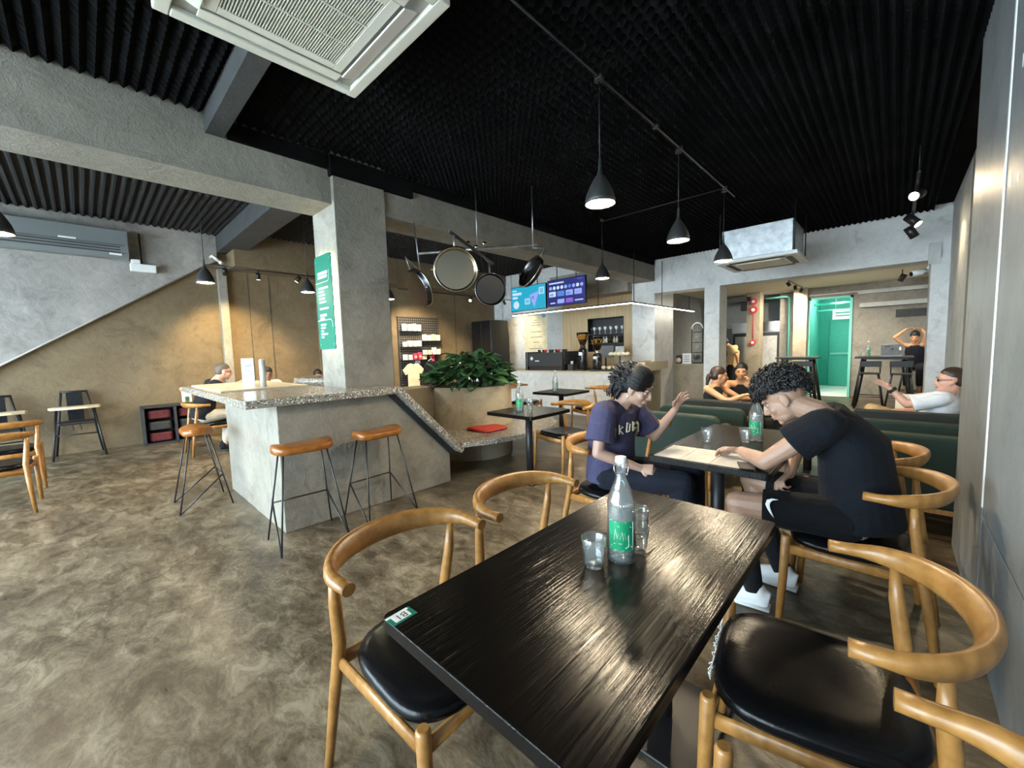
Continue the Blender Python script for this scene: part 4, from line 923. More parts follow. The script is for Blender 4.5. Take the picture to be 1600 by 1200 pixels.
for i in range(14):
    c = thing('pastry', ORD[i] + ' golden pastry from the left inside the glass case', 'pastry', (-4.30 + .042 * i, 7.26 + .1 * (i % 3), Zb + .031), 0, 'pastries in the case')
    MB().ell((0, 0, .04), (.05, .04, .04), nu=10, nv=6).build('bun', ('wood_tray', 'oak', 'pale_wood')[i % 3], c); MB().ell((0, 0, .07), (.03, .025, .015), nu=8, nv=4).build('glaze', 'stool_wood', c)
for i in range(5):
    c = thing('pastry', ORD[i] + ' pale bun from the left on top of the glass case', 'pastry', (-4.22 + .09 * i, 7.42, Zb + .306), 0, 'buns on the case')
    MB().ell((0, 0, .035), (.055, .05, .035), nu=10, nv=6).build('bun', 'cream_tee', c); MB().ell((0, 0, .065), (.02, .02, .01), nu=8, nv=4).build('crease', 'wood_tray', c)
wx = thing('timber_tray', 'long pale timber box on the bar corner edge', 'box', (-3.66, 7.95, Zb))
MB().bb(-.2, .2, -.60, .48, 0, .02).build('bottom', 'pale_wood', wx); MB().bb(.18, .2, -.60, .48, .02, .17).build('side', 'pale_wood', wx); MB().bb(-.2, .18, -.60, -.58, .02, .17).build('end', 'pale_wood', wx); MB().bb(-.2, -.18, -.6, .48, .02, .17).build('side', 'pale_wood', wx)
lf = thing('bread_loaf', 'reddish loaf lying by the timber box', 'bread', (-3.68, 7.6, Zb + .021)); MB().ell((0, 0, .05), (.06, .2, .06), nu=12, nv=8).build('crust', 'stool_wood', lf); MB().ell((.02, 0, .10), (.02, .15, .015), nu=8, nv=4).build('score', 'wood_tray', lf)
Zc = .97
tw = thing('drip_tower', 'tall glass and steel cold drip tower on the rear counter', 'coffee maker', (-3.35, 9.82, Zc))
for s in (-1, 1): MB().cyl((s * .12, 0, 0), (s * .12, 0, .80), .010, n=8).build('post', 'black_metal', tw)
MB().tube([(.12 * math.cos(R(a)), 0, .80 + .14 * math.sin(R(a))) for a in range(0, 181, 20)], .012, 8).build('arch', 'white_gloss', tw)
for z, r in ((.62, .09), (.38, .07), (.15, .1)): MB().ell((0, 0, z), (r, r, .1), nu=16, nv=10).build('flask', 'glass', tw); MB().bb(-.12, .12, -.01, .01, z + .1, z + .115).build('shelf_bar', 'black_metal', tw)
MB().bb(-.16, .16, -.14, .14, 0, .03).build('base', 'black_metal', tw); MB().ell((0, 0, .15), (.08, .08, .06), nu=12, nv=8).build('coffee', 'soil', tw)
for lb, x, y, w_, h_ in (('white printed card standing left of the drip tower', -3.52, 9.66, .10, .24), ('cream menu card standing right of the drip tower', -3.08, 9.8, .09, .34)):
    c = thing('counter_card', lb, 'card', (x, y, Zc)); MB().bb(-w_, w_, -.01, .01, 0, h_).build('card', 'paper' if w_ > .095 else 'cream_paint', c); MB().bb(-w_ - .01, w_ + .01, -.03, .03, 0, .012).build('foot', 'white_plastic', c)
    for k in range(4): MB().bb(-w_ * .6, w_ * .6, -.012, -.01, h_ * (.2 + .18 * k), h_ * (.2 + .18 * k) + .012).build('print_line', 'ink', c)
rb = thing('red_tin', 'small red tin at the end of the rear counter', 'tin', (-2.88, 9.8, Zc)); MB().cyl((0, 0, 0), (0, 0, .12), .06, n=16).build('can', 'red', rb); MB().cyl((0, 0, .12), (0, 0, .135), .055, n=16).build('lid', 'white_plastic', rb)
jr = thing('cookie_jar', 'dark framed jar of cookies left of the drip tower', 'jar', (-3.70, 9.75, Zc)); MB().bb(-.07, .07, -.1, .1, 0, .2).build('body', 'charcoal', jr, .01); MB().ell((.0, -.12, .08), (.06, .03, .06), nu=12, nv=8).build('cookie', 'wood_tray', jr)
fg = thing('glass_fridge', 'tall steel glass-door fridge behind the bell column', 'fridge', (-2.95, 13.45, 0))
MB().bb(-.62, .62, -.02, .35, 0, 2.0).build('cabinet', 'brushed', fg, .01); MB().bb(-.62, .62, -.05, -.02, 1.74, 2.0).build('header', 'steel', fg); MB().bb(-.6, -.01, -.045, -.02, .1, 1.7).build('door', 'charcoal', fg); MB().bb(.01, .6, -.045, -.02, .1, 1.7).build('door', 'charcoal', fg)
for s in (-1, 1):
    MB().bb(s * .31 - .22, s * .31 + .22, -.05, -.044, .2, 1.6).build('door_glass', 'concrete_pale', fg); MB().cyl((s * .05, -.07, .8), (s * .05, -.07, 1.3), .015, n=8).build('handle', 'steel', fg)
fb = thing('fire_bell', 'two red round fire alarm fittings on a column with a pipe below', 'alarm', (-2.83, 12.59, 0))
for z, r in ((2.52, .085), (2.30, .10), (1.42, .075)):
    b = MB().cyl((0, 0, z), (0, -.05, z), r, n=20).build('gong', 'red', fb); MB().cyl((0, -.05, z), (0, -.062, z), r * .45, n=14).build('centre', 'white_paint', b)
MB().cyl((0, -.02, 1.48), (0, -.02, 2.22), .012, n=8).build('pipe', 'red', fb); MB().bb(-.14, -.06, -.12, -.02, 2.55, 2.65).build('hook', 'black_metal', fb)
spk = thing('wall_speaker', 'small black speaker fixed left of the fire bell', 'speaker', (-3.08, 12.7, 2.3)); MB().bb(-.07, .07, -.1, .1, 0, .24).build('box', 'black_metal', spk, .01); MB().cyl((0, -.1, .09), (0, -.105, .09), .05, n=16).build('cone', 'charcoal', spk)
scn = thing('security_camera', 'white bullet camera under the beam at the right', 'camera', (.30, 8.95, 2.42)); MB().cyl((0, 0, 0), (-.16, -.08, -.03), .045, n=16).build('body', 'white_plastic', scn); MB().cyl((-.16, -.08, -.03), (-.165, -.083, -.031), .035, n=14).build('lens', 'black_gloss', scn); MB().cyl((0, 0, 0), (.05, .0, .1), .02, n=10).build('bracket', 'white_plastic', scn)
cs = thing('corridor_sign', 'white hanging sign in the teal doorway', 'sign', (-1.02, 14.2, 1.98)); MB().bb(-.26, .26, -.02, .02, 0, .28).build('panel', 'white_gloss', cs)
for x in (-.2, .2): MB().cyl((x, 0, .28), (x, 0, .878), .008, n=6).build('chain', 'white_paint', cs)
for k in range(2): MB().bb(-.2, .2, -.022, -.02, .08 + .08 * k, .11 + .08 * k).build('print_line', 'teal', cs)
cl = thing('corridor_lamp', 'bright white dome lamp inside the teal corridor', 'lamp', (-1.15, 14.6, 2.6)); MB().lathe([(.02, .12), (.16, .03), (.17, 0), (.15, 0), (.02, .1)], 20).build('shade', 'white_paint', cl); MB().ell((0, 0, .01), (.13, .13, .025), nu=14, nv=6).build('bulb', 'led', cl); MB().cyl((0, 0, .12), (0, 0, .26), .01, n=6).build('stem', 'white_paint', cl)
lt = bpy.data.lights.new('corridor_light', 'POINT'); lt.energy = 26; lt.color = (.85, 1, .95); lt.shadow_soft_size = .12; lo = bpy.data.objects.new('corridor_light', lt); C.objects.link(lo); lo.parent = cl; lo.location = (0, 0, -.1)
lp = thing('laptop', 'silver laptop with stickers open on the tall table', 'laptop', (-.05, 11.55, 1.05), R(0))
MB().bb(-.17, .17, .0, .23, 0, .014).build('keyboard_base', 'brushed', lp, .003); MB().bb(-.17, .17, -.006, .006, 0, .24, mat=Matrix.Translation((0, 0, .012)) @ Matrix.Rotation(R(14), 4, 'X')).build('lid', 'brushed', lp, .003)
MB().bb(-.11, -.03, -.06, -.055, .19, .215).build('sticker', 'ink', lp); MB().bb(-.01, .03, -.045, -.04, .13, .17).build('sticker', 'ink', lp); MB().bb(.11, .14, -.05, -.045, .12, .2).build('sticker', 'white_paint', lp)

# ---- niche with bottles and hanging glasses
nc = thing('bottle_niche', 'black lined wall niche with two shelves behind the bar', 'shelf', (-5.16, 8.95, 1.30))
MB().bb(-.5, .5, .05, .085, 0, .83).build('back', 'black_metal', nc)
for a in ((-.5, .5, -.15, .05, 0, .02), (-.5, .5, -.15, .05, .81, .83), (-.5, -.48, -.15, .05, .02, .81), (.48, .5, -.15, .05, .02, .81), (-.48, .48, -.15, .05, .42, .44), (-.48, .48, -.15, .05, .20, .215)): MB().bb(*a).build('board', 'black_metal', nc)
def lab(i, n, what): return what
for i in range(13):
    b = thing('spirit_bottle', ORD[i] + ' spirit bottle from the left in the niche behind the bar', 'bottle', (-5.60 + .072 * i, 8.87, 1.517), 0, 'bottles in the niche'); hh = rnd.uniform(.14, .19); mt = ('amber_glass', 'cream_tee', 'white_paint', 'amber_glass')[i % 4]
    MB().lathe([(0, 0), (.028, 0), (.028, hh * .6), (.010, hh * .75), (.010, hh), (0, hh)], 12).build('body', mt, b); MB().cyl((0, 0, hh), (0, 0, hh + .015), .012, n=8).build('cap', 'charcoal', b)
for i in range(12):
    b = thing('stem_glass', ORD[i] + ' stem glass from the left on the upper niche shelf', 'glass', (-5.58 + .076 * i, 8.87, 1.742), 0, 'glasses in the niche')
    MB().lathe([(0, 0), (.028, 0), (.005, .008), (.005, .08), (.03, .11), (.034, .17), (.031, .17), (.027, .115), (0, .09)], 14).build('bowl', 'white_gloss' if i % 2 else 'glass', b)

# ---- poster on the bar wall
po = thing('wall_poster', 'tall cream poster with small print on the pale bar wall', 'poster', (-7.55, 9.03, 1.30))
MB().bb(-.42, .42, 0, .018, 0, 1.15).build('sheet', 'cream_tee', po); MB().bb(-.42, .42, -.004, 0, -.04, .0).build('lower_rail', 'sofa_green', po)
for k, (z, w_) in enumerate(((1.08, .3), (.93, .05), (.86, .12), (.79, .17), (.60, .2), (.45, .22), (.30, .12), (.12, .25))): MB().bb(-w_, w_, -.003, 0, z, z + .018).build('print_line', 'ac_grey', po)
MB().lathe([(0, 0), (.07, 0), (.07, .002), (0, .002)], 18, mat=frame((0, 0, 0), (1, 0, 0), (0, 0, 1)).to_3x3(), c=(.3, -.002, 1.06)).build('stamp', 'screen_cyan' if 0 else 'ink_blue', po)

# ---- tall black cupboard
kc = thing('tall_cupboard', 'tall plain black cupboard in the corner beside the planter', 'cupboard', (-8.7, 8.3, 0))
MB().bb(-.42, .42, -.33, .33, 0, 2.27).build('body', 'black_metal', kc, .006); MB().bb(-.40, -.005, -.35, -.33, .06, 2.24).build('door', 'black_gloss', kc, .003); MB().bb(.005, .40, -.35, -.33, .06, 2.24).build('door', 'black_gloss', kc, .003)
for s in (-1, 1): MB().bb(s * .04 - .006, s * .04 + .006, -.37, -.35, 1.0, 1.2).build('handle', 'black_metal', kc)

# ---- merchandise pegboard
pg = thing('pegboard', 'dark perforated merchandise board with small shelves on the warm wall', 'pegboard', (-9.24, 6.18, .55))
MB().bb(0, .03, -.62, .64, 0, 1.79).build('board', 'charcoal', pg)
ho = MB()
for i in range(20):
    for j in range(28): ho.bb(.03, .0315, -.58 + .062 * i, -.567 + .062 * i, .05 + .062 * j, .063 + .062 * j)
ho.build('peg_holes', 'pale_wood', pg, kind='stuff')
shelves = [(-.28, 1.42, .3), (.32, 1.17, .3), (-.28, 1.02, .3), (.32, .80, .3), (-.25, .68, .34)]
for y, z, w_ in shelves: MB().bb(.03, .2, y - w_, y + w_, z - .02, z).build('shelf', 'black_metal', pg)
gi = 0
for si, (y, z, w_) in enumerate(shelves):
    for k in range(4 if w_ < .33 else 5):
        yy = 6.18 + y - w_ + .09 + k * .145; gi += 1
        mt = 'paper' if gi % 7 else 'cream_tee'
        if w_ > .33 and k in (2, 3): mt = 'pink'
        h_ = rnd.uniform(.12, .19)
        c = thing('merch_pack', ORD[k] + (' pack, a pink one, on the' if mt == 'pink' else ' pale pack from the left on the') + (' top left', ' upper right', ' middle left', ' lower right', ' lowest left')[si] + ' pegboard shelf', 'pack', (-9.12, yy, .55 + z + .0005), 0, 'packs on the pegboard' if mt != 'pink' else 'pink packs on the pegboard')
        MB().bb(-.04, .04, -.05, .05, 0, h_).build('box', mt, c, .006); MB().bb(.04, .0415, -.03, .03, h_ * .3, h_ * .6).build('print', 'wood_tray', c)
ts_ = thing('hanging_tee', 'cream t-shirt on a hanger below the pegboard shelves', 'shirt', (-9.05, 5.86, .30))
tee = [(-.17, 0), (.17, 0), (.17, .40), (.24, .36), (.31, .50), (.16, .64), (.07, .66), (0, .63), (-.07, .66), (-.16, .64), (-.31, .50), (-.24, .36), (-.17, .40)]
MB().prism(tee, -.02, .02, frame((0, 0, .18), (0, 1, 0), (0, 0, 1))).build('cloth', 'cream_tee', ts_, .012)
MB().tube([(0, 0, .86), (0, 0, .92), (0, .02, .95), (0, .0, .97)], .005, 6).build('hook', 'steel', ts_)
cp = thing('pink_cap', 'red pink cap hanging on the pegboard', 'cap', (-9.16, 6.53, 1.28)); MB().ell((0, 0, .06), (.06, .09, .09), nu=14, nv=8).build('crown', 'pink', cp); MB().bb(-.02, .02, .0, .08, -.14, 0).build('strap', 'pink', cp, .01)
tg = thing('price_card', 'white card hooked on the pegboard above the t-shirt', 'card', (-9.205, 6.1, 1.12)); MB().bb(0, .006, -.08, .08, 0, .2).build('card', 'paper', tg); MB().cyl((-.006, 0, .2), (.02, 0, .21), .004, n=6).build('hook', 'steel', tg)
dj = thing('dark_garments', 'dark garments on a white hanger beside the cream t-shirt', 'clothes', (-9.05, 6.42, .55)); MB().prism([(x * .8, y * .95) for x, y in tee], -.03, .03, frame((0, 0, 0), (0, 1, 0), (0, 0, 1))).build('cloth', 'black_cloth', dj, .012); MB().tube([(0, -.1, .63), (0, 0, .68), (0, .1, .63)], .008, 6).build('hanger', 'white_plastic', dj); MB().tube([(0, 0, .68), (0, 0, .74)], .006, 6).build('hook', 'white_plastic', dj)

# ================================================================== PEOPLE
def lerp(a, b, t): return Vector(a) * (1 - t) + Vector(b) * t
def fused(mb, name, mat, parent, voxel, smooth=4, fac=.5, origin=None):
    """joins overlapping closed shapes into one continuous skin"""
    off = origin if origin is not None else Vector((0, 0, 0))
    mb.v = [(a - off.x, b - off.y, c - off.z) for a, b, c in mb.v]
    me = bpy.data.meshes.new(name + '_raw'); me.from_pydata(mb.v, [], mb.f); me.update()
    bm = bmesh.new(); bm.from_mesh(me); bmesh.ops.recalc_face_normals(bm, faces=bm.faces); bm.to_mesh(me); bm.free()
    o = bpy.data.objects.new(name + '_raw', me); C.objects.link(o)
    r = o.modifiers.new('r', 'REMESH'); r.mode = 'VOXEL'; r.voxel_size = voxel; r.adaptivity = 0
    s = o.modifiers.new('s', 'SMOOTH'); s.iterations = smooth; s.factor = fac
    dg = bpy.context.evaluated_depsgraph_get(); res = bpy.data.meshes.new_from_object(o.evaluated_get(dg)); bpy.data.objects.remove(o)
    res.name = name; res.materials.clear(); res.materials.append(M[mat]); res.polygons.foreach_set('use_smooth', [True] * len(res.polygons))
    n = bpy.data.objects.new(name, res); C.objects.link(n); n.parent = parent
    return n
def hand(mb, wrist, dirn, normal, thumb, curl=35, spread=1, k=1.0):
    """palm, four unequal bent fingers and a thumb leaving the side of the palm"""
    d = Vector(dirn).normalized(); n = Vector(normal); n = (n - d * n.dot(d)).normalized(); s = d.cross(n) * thumb
    w = Vector(wrist); mb.tube([w - d * .01, w + d * .03 * k, w + d * .065 * k, w + d * .088 * k], [(.024 * k, .018 * k), (.034 * k, .016 * k), (.040 * k, .014 * k), (.038 * k, .011 * k)], 12, up=tuple(n))
    for i, (Lg, o) in enumerate(((.070, .030), (.080, .010), (.074, -.010), (.058, -.029))):
        p = w + d * (.084 - .006 * abs(i - 1)) * k + s * o * k; ang = 0; dd = (d + s * (o * 2.2 * spread)).normalized(); pr = p
        for j, f in enumerate((.45, .30, .25)):
            ang += R(curl * (1, 1.15, .9)[j] * (1 + .12 * (i - 1)))
            q = pr + (dd * math.cos(ang) + n * math.sin(ang)) * Lg * f * 1.12 * k
            mb.caps(pr, q, (.0090 - .0009 * j) * k, (.0083 - .0009 * j) * k, 8); pr = q
    p = w + d * .028 * k + s * .030 * k; a = (d * .62 + s * .68 + n * .38).normalized(); q = p + a * .036 * k; mb.caps(p, q, .013 * k, .0105 * k, 8)
    b = (d * .85 + s * .25 + n * .42).normalized(); mb.caps(q, q + b * .030 * k, .0102 * k, .0082 * k, 8)
class Head:
    def __init__(s, c, fwd, up, k=1.0):
        s.c = Vector(c); s.F = Vector(fwd).normalized(); u = Vector(up); s.U = (u - s.F * u.dot(s.F)).normalized(); s.S = s.U.cross(s.F); s.k = k
        s.B = Matrix((s.F, s.S, s.U)).transposed()
    def p(s, f, l, u): return s.c + (s.F * f + s.S * l + s.U * u) * s.k
    def e(s, mb, c, r, **kw): mb.ell(s.p(*c), tuple(x * s.k for x in r), s.B, **kw)
    def flesh(s, mb, neck, fem=False):
        s.e(mb, (-.012, 0, .028), (.097, .076, .090), nu=20, nv=14); s.e(mb, (.026, 0, -.030), (.068, .061 if fem else .064, .088), nu=18, nv=12)
        s.e(mb, (.042, 0, -.078), (.045, .042 if fem else .05, .036)); s.e(mb, (.074, 0, -.100), (.018, .020, .017))
        mb.tube([s.p(.088, 0, .016), s.p(.104, 0, -.012), s.p(.114, 0, -.030), s.p(.094, 0, -.042)], [.008 * s.k, .0105 * s.k, .0145 * s.k, .010 * s.k], 8)
        for q in (-1, 1):
            s.e(mb, (.104, q * .012, -.034), (.010, .008, .008)); s.e(mb, (.080, q * .030, .024), (.016, .028, .010)); s.e(mb, (.062, q * .040, -.030), (.024, .022, .024))
            s.e(mb, (-.004, q * .077, -.012), (.021, .009, .033)); s.e(mb, (.004, q * .076, -.036), (.010, .008, .014))
        s.e(mb, (.090, 0, -.062), (.013, .024, .010)); s.e(mb, (.088, 0, -.074), (.012, .020, .008))
        mb.caps(s.p(-.015, 0, -.05), neck, .056 * s.k, .062 * s.k, 14)
    def face(s, parent, off, brow='hair_black'):
        def P(f, l, u): return s.p(f, l, u) - off
        for q in (-1, 1):
            ey = MB().ell(P(.0775, q * .031, .0015), (.0095 * s.k, .013 * s.k, .0060 * s.k), s.B, 12, 8).build('eye', 'eye_white', parent)
            MB().ell(P(.0853, q * .031, -.0005), (.003 * s.k, .0060 * s.k, .0056 * s.k), s.B, 10, 6).build('iris', 'hair_brown', ey)
            MB().tube([P(.088, q * .014, .024), P(.0925, q * .03, .030), P(.080, q * .049, .024)], [(.004 * s.k, .003 * s.k), (.0048 * s.k, .0032 * s.k), (.002, .002)], 6).build('eyebrow', brow, parent)
            MB().tube([P(.089, q * .017, .006), P(.0925, q * .031, .0105), P(.082, q * .047, .005)], .0016 * s.k, 5).build('eyelid', brow, parent)
        MB().tube([P(.090, -.023, -.066), P(.1005, -.008, -.0615), P(.1005, 0, -.063), P(.1005, .008, -.0615), P(.090, .023, -.066)], [(.002, .0025), (.005, .0045), (.005, .004), (.005, .0045), (.002, .0025)], 8, up=tuple(s.U)).build('upper_lip', 'lips', parent)
        MB().tube([P(.089, -.021, -.068), P(.099, 0, -.0745), P(.089, .021, -.068)], [(.002, .0025), (.006, .0055), (.002, .0025)], 8, up=tuple(s.U)).build('lower_lip', 'lips', parent)
def person(label, J, skin, top=None, bottom=None, shoes=None, voxel=.007, k=1.0, fem=False, hands=None, sleeve=.62, leg=1.0, hem=.5, brow='hair_black', face=True, tank=False, loose=.018):
    off = Vector((J['pelvis'][0], J['pelvis'][1], 0)); T = thing('person', label, 'person', off)
    pv, ch, nk = (Vector(J[q]) for q in ('pelvis', 'chest', 'neck')); sl, sr = Vector(J['sh'][0]), Vector(J['sh'][1]); hl, hr = Vector(J['hip'][0]), Vector(J['hip'][1])
    hs = (hl - hr).normalized(); ss = (sl - sr).normalized()
    def up_from(side, t): return t.cross(side) if t.cross(side).length > .1 else Vector((1, 0, 0))
    def torso(mb, g, low=0.0):
        b = pv + (pv - ch).normalized() * .07; pts = [b, pv, lerp(pv, ch, .5), ch, lerp(ch, nk, .55), nk]
        ws = [.12, .165 if not fem else .172, .140 if not fem else .125, .165 if not fem else .148, .150 if not fem else .132, .060]; ds = [.09, .115, .105 if not fem else .09, .115 if not fem else .112, .085, .055]
        ups = []
        for i, q in enumerate(pts):
            t = pts[min(i + 1, 5)] - pts[max(i - 1, 0)]; sd = hs.lerp(ss, i / 5); ups.append(tuple(sd.cross(t).normalized()))
        mb.tube(pts, [((w + g) * k, (d + g) * k) for w, d in zip(ws, ds)], 20, up=ups)
    body = MB(); torso(body, 0)
    hd = Head(J['head'], J['face'], J.get('hup', (0, 0, 1)), J.get('hk', 1.0) * k); hd.flesh(body, nk, fem)
    ar = .9 if fem else 1.0
    for i in (0, 1):
        s_, e_, w_ = Vector(J['sh'][i]), Vector(J['el'][i]), Vector(J['wr'][i])
        body.caps(lerp(ch, nk, .6), s_, .06 * k, .056 * ar * k); body.caps(s_, e_, .053 * ar * k, .041 * ar * k); m_ = lerp(e_, w_, .3); body.caps(e_, m_, .041 * ar * k, .041 * ar * k); body.caps(m_, w_, .041 * ar * k, .026 * ar * k)
        h = (hands or {}).get(i, {}); dr = h.get('dir', tuple(w_ - e_)); hand(body, w_, dr, h.get('n', (0, 0, -1)), h.get('th', 1 if i == 0 else -1), h.get('curl', 35), h.get('spread', 1), ar * k)
        if 'kn' in J:
            a, b, c = Vector(J['hip'][i]), Vector(J['kn'][i]), Vector(J['an'][i])
            body.caps(a, b, .090 * k, .060 * k); body.caps(b, lerp(b, c, .35), .056 * k, .056 * k); body.caps(lerp(b, c, .35), c, .055 * k, .036 * k)
            t = Vector(J['toe'][i]); body.caps(c + Vector((0, 0, -.045 * k)), c + t * .15 * k + Vector((0, 0, -.06 * k)), .036 * k, .028 * k)
    fused(body, 'body', skin, T, voxel, 2 if voxel < .008 else 3, origin=off)
    if face: hd.face(T, off, brow)
    if top:
        s_ = MB(); bot = lerp(pv, ch, -.18 + 0 * hem); pts = [bot, lerp(pv, ch, .2), lerp(pv, ch, .6), ch, lerp(ch, nk, .55), lerp(ch, nk, .86)]
        ws = [.176, .172, .160, .170, .152, .085]; ds = [.135, .130, .122, .120, .092, .068]
        if fem: ws = [w - .008 for w in ws]
        ups = []
        for i, q in enumerate(pts):
            t = pts[min(i + 1, 5)] - pts[max(i - 1, 0)]; sd = hs.lerp(ss, i / 5); ups.append(tuple(sd.cross(t).normalized()))
        s_.tube(pts, [((w + loose) * k, (d + loose) * k) for w, d in zip(ws, ds)], 24, up=ups)
        if not tank:
            for i in (0, 1):
                a, b = Vector(J['sh'][i]), Vector(J['el'][i]); s_.caps(lerp(ch, nk, .62), a, (.066 + loose * .6) * k, (.062 + loose * .6) * k)
                e = lerp(a, b, sleeve); d = (b - a).normalized(); s_.tube([a - d * .045 * k, a - d * .02 * k, a, e], [(.03 + loose) * k, (.055 + loose * .7) * k, (.064 + loose * .7) * k, (.062 + loose * 1.3) * k], 16)
        fused(s_, 'shirt', top, T, voxel, 5, origin=off)
    if bottom and 'kn' in J:
        s_ = MB(); pts = [pv + (pv - ch).normalized() * .075, pv, lerp(pv, ch, .22)]
        s_.tube(pts, [(.14 * k, .11 * k), (.182 * k, .134 * k), (.168 * k, .122 * k)], 22, up=[tuple(hs.cross(ch - pv).normalized())] * 3)
        for i in (0, 1):
            a, b, c = Vector(J['hip'][i]), Vector(J['kn'][i]), Vector(J['an'][i])
            if leg <= 1: e = lerp(a, b, leg); s_.tube([a - (b - a).normalized() * .05, a, e], [.07 * k, .106 * k, .088 * k], 16)
            else: s_.caps(a, b, .101 * k, .074 * k); e = lerp(b, c, leg - 1); s_.tube([b, lerp(b, c, .3), e], [.070 * k, .070 * k, .056 * k], 14)
        fused(s_, 'trousers' if leg > 1 else 'shorts', bottom, T, voxel, 5, origin=off)
    if shoes:
        for i in (0, 1):
            c, t = Vector(J['an'][i]), Vector(J['toe'][i]).normalized(); s_ = MB(); f = Vector((c.x, c.y, 0))
            s_.tube([f - t * .075 + Vector((0, 0, .055)), f - t * .05 + Vector((0, 0, .06)), f + t * .05 + Vector((0, 0, .056)), f + t * .14 + Vector((0, 0, .042)), f + t * .195 + Vector((0, 0, .034))], [(.025, .045), (.038, .052), (.044, .052), (.046, .036), (.03, .024)], 14, up=(0, 0, 1))
            s_.caps(f - t * .03 + Vector((0, 0, .06)), f - t * .02 + Vector((0, 0, .095)), .042, .042)
            sh = fused(s_, 'shoe', shoes, T, .006, 3, origin=off)
            L2 = MB().tube([f - t * .078 + Vector((0, 0, .014)), f + t * .06 + Vector((0, 0, .014)), f + t * .195 + Vector((0, 0, .014))], [(.04, .014), (.05, .014), (.036, .014)], 12, up=(0, 0, 1)); L2.v = [(a - off.x, b - off.y, cc - off.z) for a, b, cc in L2.v]; L2.build('sole', 'white_plastic' if shoes != 'black_cloth' else 'charcoal', sh)
    return T, hd, off
def cap_hair(T, hd, off, mat, voxel=.008, parts=(), low=True, thick=.012):
    """close crop hugging the skull; parts adds (centre, radii) lumps in head space"""
    mb = MB(); hd.e(mb, (-.020, 0, .044), (.094 + thick, .074 + thick, .082 + thick), nu=18, nv=12)
    if low: hd.e(mb, (-.045, 0, .0), (.062 + thick, .070 + thick, .070 + thick), nu=16, nv=10)
    for c, r in parts: hd.e(mb, c, r)
    return fused(mb, 'hair', mat, T, voxel, 3, origin=off)
def strands(T, hd, off, mat, n, fn, r=.004, name='hair_strands'):
    mb = MB()
    for i in range(n): mb.tube([hd.p(*q) - off for q in fn(i)], [r * 1.0, r * 1.25, r * 1.1, r * .6] if True else r, 5)
    return mb.build(name, mat, T)

# ---- woman in navy shirt, raised left hand
J = dict(pelvis=(-1.41, 2.46, .555), chest=(-1.395, 2.455, .86), neck=(-1.315, 2.445, 1.03), sh=((-1.33, 2.63, .975), (-1.35, 2.275, .985)), el=((-1.225, 2.74, .76), (-1.345, 2.19, .735)), wr=((-1.075, 2.74, .965), (-1.13, 2.33, .645)),
         hip=((-1.37, 2.56, .54), (-1.37, 2.36, .54)), kn=((-.92, 2.64, .58), (-.90, 2.41, .575)), an=((-.90, 2.64, .10), (-.93, 2.40, .10)), toe=((1, 0, 0), (1, 0, 0)), head=(-1.205, 2.44, 1.145), face=(.86, .16, -.48), hup=(.4, -.08, .9))
T, hd, off = person('woman in a loose navy shirt raising one hand at the table', J, 'skin_fair', 'tee_navy', 'pants_navy', 'white_gloss', .0050, 1, True, {0: dict(dir=(.45, .1, 1), n=(.75, -.5, -.3), th=-1, curl=14, spread=2.6), 1: dict(dir=(.95, .25, -.02), n=(0, .8, -.5), th=-1, curl=48)}, .72, 1.92, loose=.026)
cap_hair(T, hd, off, 'hair_black', .008, [((-.07, 0, .0), (.075, .085, .09)), ((-.10, 0, -.035), (.055, .08, .075)), ((.025, 0, .080), (.055, .062, .042)), ((-.02, 0, .10), (.075, .065, .040)), ((.02, .058, .035), (.045, .018, .045)), ((.02, -.058, .035), (.045, .018, .045)), ((-.105, -.02, -.06), (.04, .06, .05))], thick=.010)
wm = MB()
for i in range(430):
    th = rnd.uniform(0, 6.283); ph = math.acos(rnd.uniform(-.75, 1)); f, l, u = math.sin(ph) * math.cos(th), math.sin(ph) * math.sin(th), math.cos(ph)
    if f > .55 - .5 * max(0, u) and u < .85: continue
    if f > -.1 and u < -.1: continue
    base = Vector((-.040 + .100 * f, .092 * l, .030 + .108 * u)); nrm = Vector((f * .35 - .75, l * .35 - .5 * l, u * .15 - .45)).normalized(); s1_ = nrm.orthogonal().normalized(); s2_ = nrm.cross(s1_); ph0 = rnd.uniform(0, 6.28); rr = rnd.uniform(.004, .009); ln = rnd.uniform(.035, .075); sp = rnd.uniform(.6, .95)
    wm.tube([hd.p(*(base + nrm * (ln * t / 7) + (s1_ * math.cos(ph0 + t * sp) + s2_ * math.sin(ph0 + t * sp)) * rr)) - off for t in range(8)], [.0035, .0046, .005, .005, .0048, .0042, .0034, .0022], 5)
wm.build('hair_curls', 'hair_black', T)
def swept(i):
    ps = R(rnd.uniform(-104, 104)); t0 = rnd.uniform(38, 60); w0 = rnd.uniform(0, 6.28); k_ = rnd.uniform(1.0, 1.06); out = []
    for j in range(4):
        th = R(t0 + (125 - t0) * j / 3); q = ps + .06 * math.sin(w0 + 2.2 * j)
        out.append((-.020 + .112 * k_ * math.cos(th), .089 * k_ * math.sin(th) * math.sin(q), .034 + .104 * k_ * math.sin(th) * math.cos(q)))
    return out
strands(T, hd, off, 'hair_black', 330, swept, .0042)
def falls(i):
    l0 = rnd.uniform(-.08, .08); f0 = -.10 + rnd.uniform(-.03, .03); return [(f0 + rnd.uniform(-.02, .02), l0 + rnd.uniform(-.015, .015), -.02 - .035 * j) for j in range(4)]
strands(T, hd, off, 'hair_black', 90, falls, .005, 'hair_tail')
MB().ell(hd.p(-.005, -.088, -.055) - off, .006, nu=8, nv=6).build('earring', 'white_gloss', T)
